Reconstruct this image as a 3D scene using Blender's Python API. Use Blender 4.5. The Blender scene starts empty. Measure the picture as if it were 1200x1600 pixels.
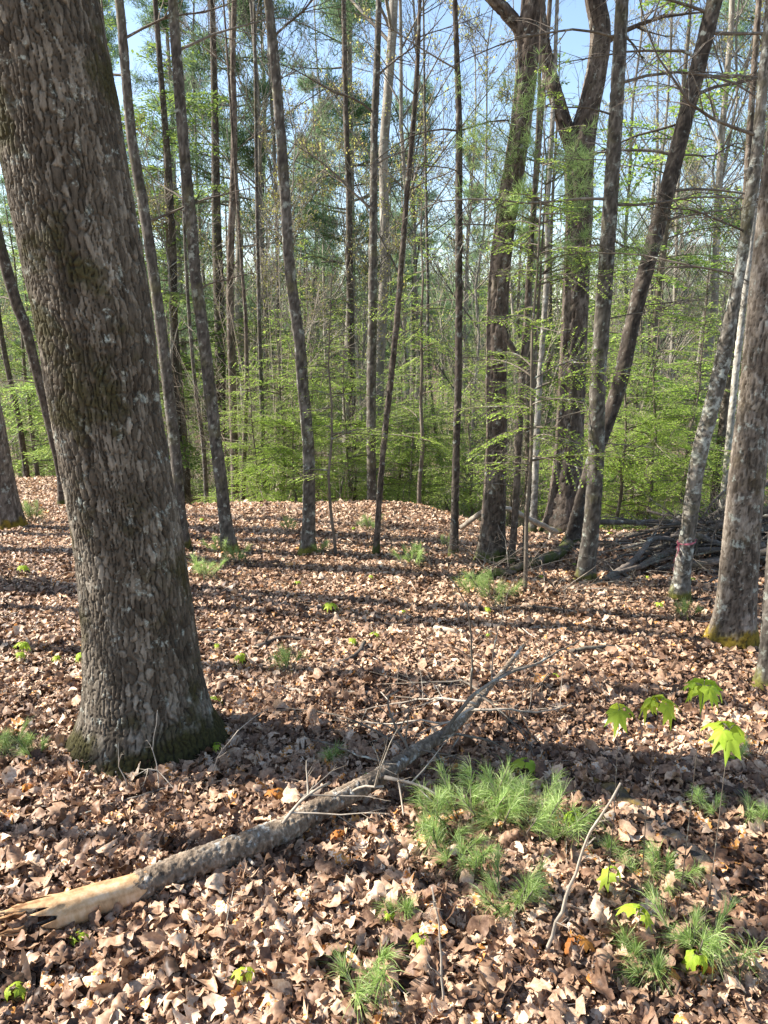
import bpy, math
import numpy as np
from mathutils import Vector

C = bpy.context.scene
COL = C.collection
PI = math.pi

# ------------------------------------------------------------------ camera, world, sun, exposure
CAM_H = 1.55
PITCH = math.radians(14.0)
FPX = 1155.0                                  # focal length in pixels of the 1200x1600 photograph
cd = bpy.data.cameras.new('camera')
cam = bpy.data.objects.new('camera', cd)
COL.objects.link(cam)
cam.location = (0, 0, CAM_H)
cam.rotation_euler = (PI / 2 - PITCH, 0, 0)
cd.sensor_fit = 'VERTICAL'
cd.sensor_height = 36.0
cd.lens = 36.0 * FPX / 1600.0
cd.clip_start = 0.05
cd.clip_end = 2000
C.camera = cam

SUN_EL = math.radians(38)
SUN_AZ = math.atan2(-0.980, 0.20)             # from +Y clockwise; the sun stands left and slightly beyond
w = bpy.data.worlds.new("World")
C.world = w
w.use_nodes = True
wn = w.node_tree
wn.nodes.clear()
sky = wn.nodes.new('ShaderNodeTexSky')
sky.sky_type = 'NISHITA'
sky.sun_disc = False
sky.sun_elevation = SUN_EL
sky.sun_rotation = SUN_AZ
sky.air_density = 1.0
sky.dust_density = 0.6
sky.ozone_density = 0.6
bg = wn.nodes.new('ShaderNodeBackground')
bg.inputs[1].default_value = 0.10
wo = wn.nodes.new('ShaderNodeOutputWorld')
wn.links.new(sky.outputs[0], bg.inputs[0])
wn.links.new(bg.outputs[0], wo.inputs[0])

sl = bpy.data.lights.new('sun', 'SUN')
sl.energy = 5.0
sl.angle = math.radians(0.5)
sl.color = (1.0, 0.955, 0.88)
so = bpy.data.objects.new('sun', sl)
COL.objects.link(so)
sdir = Vector((math.sin(SUN_AZ) * math.cos(SUN_EL), math.cos(SUN_AZ) * math.cos(SUN_EL), math.sin(SUN_EL)))
so.rotation_euler = sdir.to_track_quat('Z', 'Y').to_euler()
so.location = sdir * 40

C.view_settings.view_transform = 'Standard'
C.view_settings.look = 'None'
C.view_settings.exposure = 1.6
C.view_settings.gamma = 1.0
C.cycles.max_bounces = 6
C.cycles.diffuse_bounces = 3
C.cycles.glossy_bounces = 2
C.cycles.transmission_bounces = 4
C.cycles.use_denoising = True
C.cycles.denoiser = 'OPENIMAGEDENOISE'
C.cycles.denoising_input_passes = 'RGB_ALBEDO_NORMAL'
C.cycles.denoising_prefilter = 'ACCURATE'
C.cycles.sample_clamp_indirect = 4.0

# ------------------------------------------------------------------ numpy helpers
def hsh(ix, iy, iz=0, seed=0):
    a = (np.asarray(ix).astype(np.int64) * 374761393 + np.asarray(iy).astype(np.int64) * 668265263
         + np.asarray(iz).astype(np.int64) * 2147483647 + seed * 1274126177) & 0xFFFFFFFF
    a = ((a ^ (a >> 13)) * 1274126177) & 0xFFFFFFFF
    a = ((a ^ (a >> 16)) * 2246822519) & 0xFFFFFFFF
    a = a ^ (a >> 15)
    return (a & 0xFFFFFF) / float(0x1000000)

def vn(x, y, z=None, seed=0):
    x = np.asarray(x, float); y = np.asarray(y, float)
    z = np.zeros_like(x) if z is None else np.asarray(z, float)
    ix, iy, iz = np.floor(x), np.floor(y), np.floor(z)
    fx, fy, fz = x - ix, y - iy, z - iz
    fx = fx * fx * (3 - 2 * fx); fy = fy * fy * (3 - 2 * fy); fz = fz * fz * (3 - 2 * fz)
    r = 0
    for a in (0, 1):
        for b in (0, 1):
            for c in (0, 1):
                r = r + hsh(ix + a, iy + b, iz + c, seed) * (fx if a else 1 - fx) * (fy if b else 1 - fy) * (fz if c else 1 - fz)
    return r * 2 - 1

def fbm(x, y, z=None, o=3, seed=0):
    r = 0; amp = 1.0; f = 1.0
    for i in range(o):
        r = r + amp * vn(np.asarray(x) * f, np.asarray(y) * f, None if z is None else np.asarray(z) * f, seed + i)
        amp *= .5; f *= 2.1
    return r

def sst(a, b, x):
    t = np.clip((np.asarray(x, float) - a) / (b - a), 0, 1)
    return t * t * (3 - 2 * t)

# ------------------------------------------------------------------ terrain
def gz(x, y):
    x = np.asarray(x, float); y = np.asarray(y, float)
    z = -0.085 * np.clip(y, -5, 7) - 0.115 * np.clip(y - 7, 0, 5)
    z = z + 0.20 * np.exp(-(((x + 1.1) / 2.0) ** 2 + ((y - 9.0) / 1.3) ** 2))
    z = z - 0.05 * sst(.2, 1.6, x) * sst(6.5, 9, y)
    e = 9.8 + 3.3 * sst(3.5, 5.2, -x) - 1.7 * sst(.2, 1.6, x)
    d = np.clip(y - e, 0, None)
    z = z - 8.0 * sst(0, 26, d + 1.2 * (1 - np.exp(-d)))
    z = z + 10.0 * sst(55, 180, y)
    near = np.exp(-np.clip(np.hypot(x, y) - 14, 0, None) / 20)
    z = z + 0.035 * fbm(x * .8, y * .8, o=2, seed=3) * near + 0.012 * vn(x * 3.7, y * 3.7, seed=9) * near
    z = z + (1 - near) * 0.5 * fbm(x * .06, y * .06, o=2, seed=12)
    return z

G0 = float(gz(0.0, 0.0))
FV = np.array([0, math.cos(PITCH), -math.sin(PITCH)])
UV = np.array([0, math.sin(PITCH), math.cos(PITCH)])
RV = np.array([1.0, 0, 0])
CAM = np.array([0, 0, CAM_H])

def ray(px, py):
    return FV + (px - 600) / FPX * RV + (800 - py) / FPX * UV

def G(px, py, dz=0.0):
    """where the line of sight through a point of the photograph meets the ground (dz above it)"""
    d = ray(px, py)
    t = np.linspace(.5, 40, 8000)
    p = CAM + t[:, None] * d
    f = p[:, 2] - gz(p[:, 0], p[:, 1]) - dz
    i = int(np.argmax(f < 0))
    if i == 0: i = 1
    k = f[i - 1] / (f[i - 1] - f[i])
    return CAM + (t[i - 1] + k * (t[i] - t[i - 1])) * d

def PL(px, py, Y):
    d = ray(px, py)
    return CAM + Y / d[1] * d

def depth(p):
    return float(np.dot(np.asarray(p) - CAM, FV))

# ------------------------------------------------------------------ mesh building
class MB:
    def __init__(s): s.v = []; s.q = []; s.t = []; s.a = []; s.n = 0
    def add(s, v, q=None, t=None, a=0.5):
        v = np.asarray(v, np.float64).reshape(-1, 3)
        if q is not None and len(q): s.q.append(np.asarray(q, np.int64).reshape(-1, 4) + s.n)
        if t is not None and len(t): s.t.append(np.asarray(t, np.int64).reshape(-1, 3) + s.n)
        s.a.append(np.broadcast_to(np.asarray(a, float), (len(v),)).copy())
        s.v.append(v); s.n += len(v)
        return s
    def tubes(s, P, R, seg=5, a=0.5, cap=True):
        """P (M,N,3), R (M,N): M tapered tubes"""
        P = np.asarray(P, float); R = np.asarray(R, float)
        if P.ndim == 2: P = P[None]; R = R[None]
        M, N, _ = P.shape
        if M == 0: return s
        T = np.gradient(P, axis=1)
        T /= np.linalg.norm(T, axis=2, keepdims=True) + 1e-9
        m = P[:, -1] - P[:, 0]
        m /= np.linalg.norm(m, axis=1, keepdims=True) + 1e-9
        ref = np.where(np.abs(m[:, 2:3]) > .75, np.array([[1.0, 0.13, 0]]), np.array([[0.07, 0.1, 1.0]]))[:, None]
        U = np.cross(T, ref); U /= np.linalg.norm(U, axis=2, keepdims=True) + 1e-9
        W = np.cross(T, U)
        th = np.arange(seg) / seg * 2 * PI
        V = P[:, :, None] + R[:, :, None, None] * (np.cos(th)[None, None, :, None] * U[:, :, None] + np.sin(th)[None, None, :, None] * W[:, :, None])
        idx = np.arange(M * N * seg).reshape(M, N, seg)
        a0 = idx[:, :-1]; a1 = idx[:, 1:]
        q = np.stack([a0, np.roll(a0, -1, 2), np.roll(a1, -1, 2), a1], -1).reshape(-1, 4)
        if np.ndim(a) == 1 and len(a) == M: aa = np.repeat(np.asarray(a), N * seg)
        else: aa = a
        n0 = s.n
        s.add(V, q, a=aa)
        if cap:
            for e in (0, -1):
                c = P[:, e]
                ring = idx[:, e] + n0
                n1 = s.n
                s.add(c, a=(aa if np.ndim(aa) == 0 else np.asarray(a)))
                ci = (np.arange(M) + n1)[:, None] + np.zeros((1, seg), int)
                tr = np.stack([ci, np.roll(ring, -1, 1) if e == 0 else ring, ring if e == 0 else np.roll(ring, -1, 1)], -1)
                s.t.append(tr.reshape(-1, 3))
        return s
    def build(s, name, mat, parent=None, smooth=True, origin=None):
        V = np.concatenate(s.v) if s.v else np.zeros((0, 3))
        A = np.concatenate(s.a) if s.a else np.zeros(0)
        off = np.array(origin if origin is not None else (0, 0, 0), float)
        V = V - off
        q = np.concatenate(s.q) if s.q else np.zeros((0, 4), int)
        t = np.concatenate(s.t) if s.t else np.zeros((0, 3), int)
        me = bpy.data.meshes.new(name)
        me.vertices.add(len(V)); me.vertices.foreach_set('co', V.astype(np.float32).ravel())
        nl = len(q) * 4 + len(t) * 3
        me.loops.add(nl)
        me.loops.foreach_set('vertex_index', np.concatenate([q.ravel(), t.ravel()]).astype(np.int32))
        me.polygons.add(len(q) + len(t))
        ls = np.concatenate([np.arange(len(q)) * 4, len(q) * 4 + np.arange(len(t)) * 3]).astype(np.int32)
        me.polygons.foreach_set('loop_start', ls)
        try: me.polygons.foreach_set('loop_total', np.concatenate([np.full(len(q), 4), np.full(len(t), 3)]).astype(np.int32))
        except Exception: pass
        me.update(calc_edges=True)
        at = me.attributes.new('tone', 'FLOAT', 'POINT')
        at.data.foreach_set('value', A.astype(np.float32))
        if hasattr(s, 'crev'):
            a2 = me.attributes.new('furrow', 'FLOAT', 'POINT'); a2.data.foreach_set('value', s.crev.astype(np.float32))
        if smooth: me.polygons.foreach_set('use_smooth', np.ones(len(me.polygons), bool))
        me.materials.append(mat)
        o = bpy.data.objects.new(name, me)
        COL.objects.link(o)
        if parent is not None: o.parent = parent
        elif origin is not None: o.location = off
        return o

def tag(o, label=None, cat=None, group=None, kind=None):
    if label: o['label'] = label
    if cat: o['category'] = cat
    if group: o['group'] = group
    if kind: o['kind'] = kind
    return o

def thing(name, loc, label, cat, group=None, rz=0):
    o = bpy.data.objects.new(name, None)
    o.empty_display_size = .1
    COL.objects.link(o)
    o.location = [float(c) for c in loc]
    o.rotation_euler = (0, 0, rz)
    return tag(o, label, cat, group)

KIDS = {}
def copy_thing(root, loc, rz=0, sc=1.0, label=None, group=None, cat=None):
    r = root.copy(); COL.objects.link(r)
    r.location = [float(c) for c in loc]; r.rotation_euler = (0, 0, rz); r.scale = (sc, sc, sc)
    if label: r['label'] = label
    if group: r['group'] = group
    if cat: r['category'] = cat
    for ch in KIDS[root.name]:
        c = ch.copy(); COL.objects.link(c); c.parent = r
    return r

# ------------------------------------------------------------------ materials
def mat_new(name):
    m = bpy.data.materials.new(name); m.use_nodes = True
    nt = m.node_tree; nt.nodes.clear()
    return m, nt, (lambda t: nt.nodes.new('ShaderNode' + t)), nt.links.new

def ramp(N, stops):
    r = N('ValToRGB'); e = r.color_ramp.elements
    while len(e) < len(stops): e.new(0.5)
    for i, (p, c) in enumerate(stops):
        e[i].position = p; e[i].color = (*c, 1)
    return r

def mixc(N, L, fac, a, b, mode='MIX'):
    m = N('Mix'); m.data_type = 'RGBA'; m.blend_type = mode
    if hasattr(fac, 'links'): L(fac, m.inputs[0])
    else: m.inputs[0].default_value = fac
    for s, k in ((a, 6), (b, 7)):
        if hasattr(s, 'links'): L(s, m.inputs[k])
        else: m.inputs[k].default_value = (*s, 1)
    return m.outputs[2]

def noise(N, L, vec, scale, detail=3, rough=.55, sc=None):
    n = N('TexNoise'); n.inputs['Scale'].default_value = scale
    n.inputs['Detail'].default_value = detail; n.inputs['Roughness'].default_value = rough
    if sc is not None:
        mp = N('Mapping'); mp.inputs['Scale'].default_value = sc; L(vec, mp.inputs[0]); vec = mp.outputs[0]
    L(vec, n.inputs['Vector'])
    return n.outputs[0]

def thr(N, L, v, lo, hi):
    m = N('MapRange'); m.inputs[1].default_value = lo; m.inputs[2].default_value = hi; m.interpolation_type = 'SMOOTHSTEP'
    L(v, m.inputs[0]); return m.outputs[0]

def mul(N, L, a, b, op='MULTIPLY'):
    m = N('Math'); m.operation = op
    for s, k in ((a, 0), (b, 1)):
        if hasattr(s, 'links'): L(s, m.inputs[k])
        else: m.inputs[k].default_value = s
    return m.outputs[0]

def bark(name, dark, mid, light, fscale=60, lichen=None, lich_amt=.6, moss=None, moss_h=.25, moss_hi=.0, bump=.6, bdist=.004, rand=.25):
    m, nt, N, L = mat_new(name)
    tc = N('TexCoord'); obj = tc.outputs['Object']
    at = N('Attribute'); at.attribute_name = 'tone'
    n1 = noise(N, L, obj, fscale, 4, .65, (1, 1, .3))
    n2 = noise(N, L, obj, 5.0, 3, .5, (1, 1, .5))
    v = mul(N, L, mul(N, L, at.outputs['Fac'], .26), mul(N, L, mul(N, L, n1, .55), mul(N, L, n2, .45), 'ADD'), 'ADD')
    r = ramp(N, [(0.45, dark), (0.66, mid), (0.90, light)]); L(v, r.inputs[0])
    col = r.outputs[0]
    if lichen:
        ln = noise(N, L, obj, 14, 5, .7)
        lf = mul(N, L, thr(N, L, ln, .60 - .1 * lich_amt, .70 - .08 * lich_amt), .8)
        col = mixc(N, L, lf, col, lichen)
    if moss:
        sx = N('SeparateXYZ'); L(obj, sx.inputs[0])
        mn = noise(N, L, obj, 6, 4, .6)
        hh = mul(N, L, sx.outputs[2], -1.0 / moss_h)
        low = thr(N, L, mul(N, L, hh, mul(N, L, mn, 2.6), 'ADD'), .15, .75) if moss_h > .002 else mul(N, L, mn, 0.0)
        if moss_hi > 0:
            mn2 = noise(N, L, obj, 3.2, 5, .65)
            low = mul(N, L, low, mul(N, L, thr(N, L, mn2, .51, .64), moss_hi), 'MAXIMUM')
        mc = ramp(N, [(.35, tuple(c * .6 for c in moss)), (.65, moss)]); L(noise(N, L, obj, 90, 2), mc.inputs[0])
        col = mixc(N, L, low, col, mc.outputs[0])
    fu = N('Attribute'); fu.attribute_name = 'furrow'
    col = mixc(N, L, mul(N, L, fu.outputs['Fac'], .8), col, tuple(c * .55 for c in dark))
    oi = N('ObjectInfo')
    hsv = N('HueSaturation'); L(col, hsv.inputs['Color'])
    L(mul(N, L, mul(N, L, oi.outputs['Random'], rand * 2), 1 - rand, 'ADD'), hsv.inputs['Value'])
    b = N('Bump'); b.inputs['Strength'].default_value = bump; b.inputs['Distance'].default_value = bdist
    L(n1, b.inputs['Height'])
    p = N('BsdfPrincipled'); p.inputs['Roughness'].default_value = .9; p.inputs['Specular IOR Level'].default_value = .15
    L(hsv.outputs[0], p.inputs['Base Color']); L(b.outputs[0], p.inputs['Normal'])
    o = N('OutputMaterial'); L(p.outputs[0], o.inputs[0])
    return m

def leafmat(name, stops, trans=.45, rand=.15, gloss=.25, vscale=None):
    m, nt, N, L = mat_new(name)
    at = N('Attribute'); at.attribute_name = 'tone'
    r = ramp(N, stops)
    f = at.outputs['Fac']
    if vscale:
        tc = N('TexCoord')
        f = mul(N, L, f, mul(N, L, mul(N, L, noise(N, L, tc.outputs['Object'], vscale, 3), .5, 'SUBTRACT'), .7), 'ADD')
    L(f, r.inputs[0])
    oi = N('ObjectInfo')
    hsv = N('HueSaturation'); L(r.outputs[0], hsv.inputs['Color'])
    L(mul(N, L, mul(N, L, oi.outputs['Random'], rand * 2), 1 - rand, 'ADD'), hsv.inputs['Value'])
    c = hsv.outputs[0]
    p = N('BsdfPrincipled'); p.inputs['Roughness'].default_value = .55; p.inputs['Specular IOR Level'].default_value = gloss
    L(c, p.inputs['Base Color'])
    o = N('OutputMaterial')
    if trans > 0:
        t = N('BsdfTranslucent'); L(c, t.inputs[0])
        mx = N('MixShader'); mx.inputs[0].default_value = trans
        L(p.outputs[0], mx.inputs[1]); L(t.outputs[0], mx.inputs[2]); L(mx.outputs[0], o.inputs[0])
    else: L(p.outputs[0], o.inputs[0])
    return m

def ground_mat():
    m, nt, N, L = mat_new('forest_floor')
    g = N('NewGeometry'); pos = g.outputs['Position']
    vo = N('TexVoronoi'); vo.inputs['Scale'].default_value = 17; vo.inputs['Randomness'].default_value = 1
    wv = N('Vector' + 'Math'); wv.operation = 'ADD'
    nn = N('TexNoise'); nn.inputs['Scale'].default_value = 22; L(pos, nn.inputs['Vector'])
    sc = N('VectorMath'); sc.operation = 'SCALE'; sc.inputs['Scale'].default_value = .05
    L(nn.outputs[1], sc.inputs[0]); L(pos, wv.inputs[0]); L(sc.outputs[0], wv.inputs[1]); L(wv.outputs[0], vo.inputs['Vector'])
    sp = N('SeparateColor'); L(vo.outputs['Color'], sp.inputs[0])
    r = ramp(N, [(0, (.055, .033, .02)), (.3, (.13, .08, .045)), (.6, (.27, .18, .115)), (.85, (.42, .31, .21)), (1, (.5, .40, .29))])
    f = mul(N, L, mul(N, L, sp.outputs[0], .8), mul(N, L, noise(N, L, pos, 60, 3), .35), 'ADD')
    L(f, r.inputs[0])
    # far from the clearing: darker duff with green ground cover
    gn = noise(N, L, pos, .55, 4, .6)
    gf = mul(N, L, thr(N, L, gn, .58, .72), .35)
    col = mixc(N, L, gf, r.outputs[0], (.16, .19, .07))
    b = N('Bump'); b.inputs['Strength'].default_value = .9; b.inputs['Distance'].default_value = .03
    L(mul(N, L, vo.outputs['Distance'], f, 'ADD'), b.inputs['Height'])
    p = N('BsdfPrincipled'); p.inputs['Roughness'].default_value = .95; p.inputs['Specular IOR Level'].default_value = .1
    L(col, p.inputs['Base Color']); L(b.outputs[0], p.inputs['Normal'])
    o = N('OutputMaterial'); L(p.outputs[0], o.inputs[0])
    return m

M = {}
M['ground'] = ground_mat()
LICH = (.40, .42, .36)
M['oak'] = bark('oak_bark', (.045, .036, .026), (.118, .095, .070), (.30, .26, .205), 70, LICH, .25, (.06, .052, .018), .16, .85, .8, .004, 0)
M['ridge'] = bark('ridged_bark', (.05, .038, .029), (.125, .097, .075), (.28, .23, .185), 70, LICH, .2, (.10, .11, .03), .14, .15, .8, .004, .08)
M['ridge_moss'] = bark('ridged_bark_mossy_foot', (.06, .047, .036), (.17, .138, .108), (.38, .33, .27), 70, LICH, .45, (.26, .18, .025), .15, .1, .8, .004, .05)
M['grey'] = bark('grey_smooth_bark', (.05, .042, .034), (.115, .098, .08), (.24, .215, .18), 55, (.36, .38, .32), .55, (.16, .15, .03), .12, .3, .6, .003, .12)
M['lichened'] = bark('lichen_spotted_bark', (.07, .06, .045), (.18, .155, .125), (.36, .33, .28), 55, (.50, .51, .44), .95, (.16, .15, .03), .12, .3, .6, .003, .05)
M['dark'] = bark('dark_scaly_bark', (.035, .028, .022), (.085, .067, .053), (.18, .15, .12), 70, (.30, .32, .28), .35, (.09, .10, .025), .12, .2, .7, .003, .12)
M['pale'] = bark('pale_bark', (.16, .14, .115), (.36, .33, .28), (.56, .52, .45), 45, (.6, .6, .54), .5, (.2, .2, .06), .15, .2, .5, .002, .1)
M['twig'] = bark('twig_bark', (.07, .055, .042), (.16, .13, .10), (.30, .26, .21), 40, LICH, .3, None, bump=.3, rand=.2)
M['twig_pale'] = bark('weathered_twig', (.20, .16, .12), (.38, .32, .25), (.6, .53, .43), 40, None, bump=.3, rand=.15)
M['far'] = bark('background_bark', (.09, .078, .062), (.205, .18, .148), (.44, .40, .34), 9, (.38, .39, .33), .45, None, bump=.2, rand=.35)
M['logbark'] = bark('log_bark', (.07, .05, .034), (.22, .165, .115), (.56, .47, .36), 90, (.55, .55, .5), .55, None, bump=1.0, bdist=.006, rand=0)
M['wood'] = bark('bare_sapwood', (.20, .10, .045), (.56, .35, .18), (.80, .62, .42), 45, None, bump=.4, rand=0)
M['dead'] = bark('dead_wood', (.05, .04, .032), (.13, .105, .085), (.30, .25, .21), 45, (.35, .36, .3), .4, (.10, .10, .03), .001, .3, bump=.8, rand=.3)
M['mosslog'] = bark('mossy_log_bark', (.03, .027, .025), (.07, .06, .05), (.16, .14, .12), 45, None, moss=(.20, .13, .02), moss_h=.001, moss_hi=.8, bump=.8, rand=0)
M['litter'] = leafmat('fallen_leaves', [(0, (.055, .032, .020)), (.22, (.155, .083, .048)), (.5, (.35, .212, .128)), (.75, (.55, .375, .245)), (.92, (.72, .575, .42)), (.97, (.55, .20, .06)), (1, (.6, .28, .07))], .12, 0, .3, 85)
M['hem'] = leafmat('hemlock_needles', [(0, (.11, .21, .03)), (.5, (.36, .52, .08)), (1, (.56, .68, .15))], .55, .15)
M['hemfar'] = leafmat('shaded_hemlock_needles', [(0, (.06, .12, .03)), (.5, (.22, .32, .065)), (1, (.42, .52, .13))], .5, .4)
M['pine'] = leafmat('white_pine_needles', [(0, (.09, .16, .075)), (.5, (.18, .27, .13)), (1, (.30, .39, .20))], .5, .25)
M['seedneedle'] = leafmat('pine_seedling_needles', [(0, (.10, .19, .07)), (.06, (.35, .25, .12)), (.1, (.15, .26, .05)), (.5, (.33, .46, .12)), (1, (.60, .68, .34))], .45, .15)
M['maple'] = leafmat('fresh_maple_leaf', [(0, (.26, .40, .035)), (.5, (.42, .55, .05)), (1, (.55, .64, .08))], .5, .12, .3)
M['bud'] = leafmat('opening_buds', [(0, (.42, .30, .12)), (.5, (.42, .42, .10)), (1, (.52, .54, .14))], .5, .35)
M['rusty'] = leafmat('rusty_young_leaf', [(0, (.5, .16, .05)), (1, (.68, .34, .06))], .4, .1)
M['ribbon'] = leafmat('pink_flagging_tape', [(0, (.50, .13, .17)), (1, (.58, .2, .25))], .3, 0, .4)

# ------------------------------------------------------------------ ground sheet
def axis(lo, hi, n_dense, far):
    a = np.linspace(lo, hi, n_dense); d = a[1] - a[0]
    out = []; s = d; p = hi
    while p < far:
        s *= 1.12; p += s; out.append(p)
    return a, np.array(out)
ax, fx_ = axis(-6.5, 6.5, 300, 240)
xs = np.concatenate([-fx_[::-1], ax, fx_])
ay, fy_ = axis(0.3, 14, 320, 420)
ys = np.concatenate([np.linspace(-60, 0.2, 40), ay, fy_])
XX, YY = np.meshgrid(xs, ys)
ZZ = gz(XX, YY)
ZZ = ZZ + np.where(YY < 14, 0.012 * vn(XX * 14, YY * 14, seed=31), 0)
idx = np.arange(XX.size).reshape(XX.shape)
q = np.stack([idx[:-1, :-1], idx[:-1, 1:], idx[1:, 1:], idx[1:, :-1]], -1).reshape(-1, 4)
g = MB().add(np.stack([XX, YY, ZZ], -1), q, a=.5).build('ground', M['ground'])
tag(g, kind='structure')

# ------------------------------------------------------------------ trunks
def hermite(xp, yp, x):
    """monotone-ish cubic through points"""
    xp = np.asarray(xp, float); yp = np.asarray(yp, float)
    d = np.diff(yp) / np.diff(xp)
    m = np.concatenate([[d[0]], (d[1:] + d[:-1]) / 2, [d[-1]]])
    i = np.clip(np.searchsorted(xp, x) - 1, 0, len(xp) - 2)
    h = xp[i + 1] - xp[i]; t = (x - xp[i]) / h
    return ((2 * t**3 - 3 * t**2 + 1) * yp[i] + (t**3 - 2 * t**2 + t) * h * m[i]
            + (-2 * t**3 + 3 * t**2) * yp[i + 1] + (t**3 - t**2) * h * m[i + 1])

def px_path(pts, Y=None, sink=.12, ext=6.0, lean=0.0):
    """pts: (x, y, width) in the photograph from the foot upwards -> points and radii at the tree's real distance"""
    x0, y0, w0 = pts[0]
    if Y is None:
        b = G(x0, y0); Y = b[1] + .35 * w0 * depth(b) / FPX
    P = []; R = []
    for (x, y, wd) in pts:
        Yp = Y
        p = PL(x, y, Yp)
        for _ in range(3):
            Yp = Y + lean * (p[2] - gz(p[0], Y)); p = PL(x, y, Yp)
        P.append(p); R.append(wd * depth(p) / FPX / 2)
    P = np.array(P); R = np.array(R)
    zb = float(gz(P[0, 0], P[0, 1]))
    d = (P[0] - P[1]) / np.linalg.norm(P[0] - P[1])
    k = max((P[0, 2] - (zb - sink)) / max(-d[2], .2), .05)
    foot = P[0] + d * k
    if d[2] < 0:
        P = np.vstack([foot, P]); R = np.concatenate([[R[0]], R])
    if ext > 0:
        d = P[-1] - P[-2]; d /= np.linalg.norm(d)
        d = d * .8 + np.array([0, 0, .2]); d /= np.linalg.norm(d)
        n = 4
        for i in range(1, n + 1):
            P = np.vstack([P, P[-1] + d * ext / n]); R = np.concatenate([R, [R[-1] * (.78 if i < n else .5)]])
    return P, R

def bark_tube(P, R, cell=(.034, .085), dep=.009, flare=(0, .2, 0), seed=1, px=3.0, segmul=1.0, fine_top=None, warp=.5, rowk=1.2, crack=.30):
    """a trunk whose bark plates are real relief; returns MB in world coordinates"""
    s = np.concatenate([[0], np.cumsum(np.linalg.norm(np.diff(P, axis=0), axis=1))])
    # smooth resample
    dpt = depth(P[min(1, len(P) - 1)])
    rmean = float(np.median(R[:max(3, len(R) - 3)]))
    pxm = dpt / 739.0                              # metres per pixel of the render
    seg = int(np.clip(2 * PI * rmean / (pxm * px) * segmul, 12, 560))
    step = 2 * PI * rmean / seg * rowk
    ft = fine_top if fine_top is not None else 9e9
    sv = [0.0]; zz = P[:, 2]
    while sv[-1] < s[-1]:
        p = np.array([np.interp(sv[-1], s, P[:, k]) for k in range(3)])
        up = math.degrees(math.atan2(p[2] - CAM_H, p[1]))
        st = step if (up < 22.5 and p[2] < ft) else max(step * 6, .12)
        sv.append(sv[-1] + st)
    sv[-1] = s[-1]
    sv = np.array(sv)
    C3 = np.stack([hermite(s, P[:, k], sv) for k in range(3)], -1)
    rr = np.clip(np.interp(sv, s, R), .0015, None)
    T = np.gradient(C3, axis=0); T /= np.linalg.norm(T, axis=1, keepdims=True)
    ref = np.array([0.0, 1.0, 0.05])
    U = np.cross(T, ref); U /= np.linalg.norm(U, axis=1, keepdims=True)
    W = np.cross(T, U)
    th = np.arange(seg) / seg * 2 * PI
    TH, S = np.meshgrid(th, sv)
    RR = np.broadcast_to(rr[:, None], TH.shape)
    fl, fh, lob = flare
    hz = np.clip(C3[:, 2] - gz(P[0, 0], P[0, 1]), 0, None)[:, None]
    lobes = 1 + lob * (np.cos(5 * TH + seed) * .6 + np.cos(3 * TH + seed * 2.1) * .4)
    RR = RR * (1 + fl * np.exp(-hz / fh) * lobes) * (1 + .02 * fbm(np.cos(TH) * 1.5, np.sin(TH) * 1.5, S * 1.2, 2, seed + 5) * 1.5)
    cx, cy = np.cos(TH) * rmean, np.sin(TH) * rmean
    a_, b_ = cell
    nc = max(5, int(round(2 * PI * rmean / a_)))
    wu = warp * fbm(cx / (a_ * 1.7), cy / (a_ * 1.7), S / (b_ * 1.1), 3, seed + 9) + 1.2 * vn(cx / (a_ * 6), cy / (a_ * 6), S / (b_ * 5), seed + 14)
    wv = warp * .8 * fbm(cx / (a_ * 1.2), cy / (a_ * 1.2), S / b_, 2, seed + 19)
    u = TH / (2 * PI) * nc + wu; v = S / b_ + wv
    iu = np.floor(u).astype(int); iv = np.floor(v).astype(int)
    f1 = np.full(u.shape, 9.0); f2 = np.full(u.shape, 9.0); cid = np.zeros(u.shape)
    x1 = np.zeros(u.shape); y1 = np.zeros(u.shape); x2 = np.zeros(u.shape); y2 = np.zeros(u.shape)
    for di in (-1, 0, 1):
        for dj in (-1, 0, 1):
            ci = iu + di; cj = iv + dj; cw = np.mod(ci, nc)
            dx = ci + .10 + .80 * hsh(cw, cj, 1, seed) - u
            dy = cj + .05 + .90 * hsh(cw, cj, 2, seed) - v
            d = (np.abs(dx) ** 2.6 + np.abs(dy * .8) ** 2.6) ** (1 / 2.6)
            c = hsh(cw, cj, 3, seed)
            closer = d < f1; second = (~closer) & (d < f2)
            f2 = np.where(closer, f1, np.where(second, d, f2))
            x2 = np.where(closer, x1, np.where(second, dx, x2)); y2 = np.where(closer, y1, np.where(second, dy, y2))
            x1 = np.where(closer, dx, x1); y1 = np.where(closer, dy, y1)
            cid = np.where(closer, c, cid)
            f1 = np.where(closer, d, f1)
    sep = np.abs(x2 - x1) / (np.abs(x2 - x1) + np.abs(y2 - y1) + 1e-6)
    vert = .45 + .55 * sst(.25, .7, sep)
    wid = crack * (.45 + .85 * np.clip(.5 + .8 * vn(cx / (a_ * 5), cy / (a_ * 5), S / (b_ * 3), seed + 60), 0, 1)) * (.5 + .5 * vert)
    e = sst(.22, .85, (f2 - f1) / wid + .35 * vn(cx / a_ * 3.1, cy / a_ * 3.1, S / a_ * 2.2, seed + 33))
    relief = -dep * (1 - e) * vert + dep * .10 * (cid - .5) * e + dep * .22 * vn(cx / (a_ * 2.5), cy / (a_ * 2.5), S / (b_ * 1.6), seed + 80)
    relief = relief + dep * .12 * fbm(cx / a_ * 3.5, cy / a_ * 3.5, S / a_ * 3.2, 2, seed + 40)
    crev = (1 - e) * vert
    relief = relief * np.clip(RR / rmean, .15, 1)
    RR = RR + relief
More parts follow.
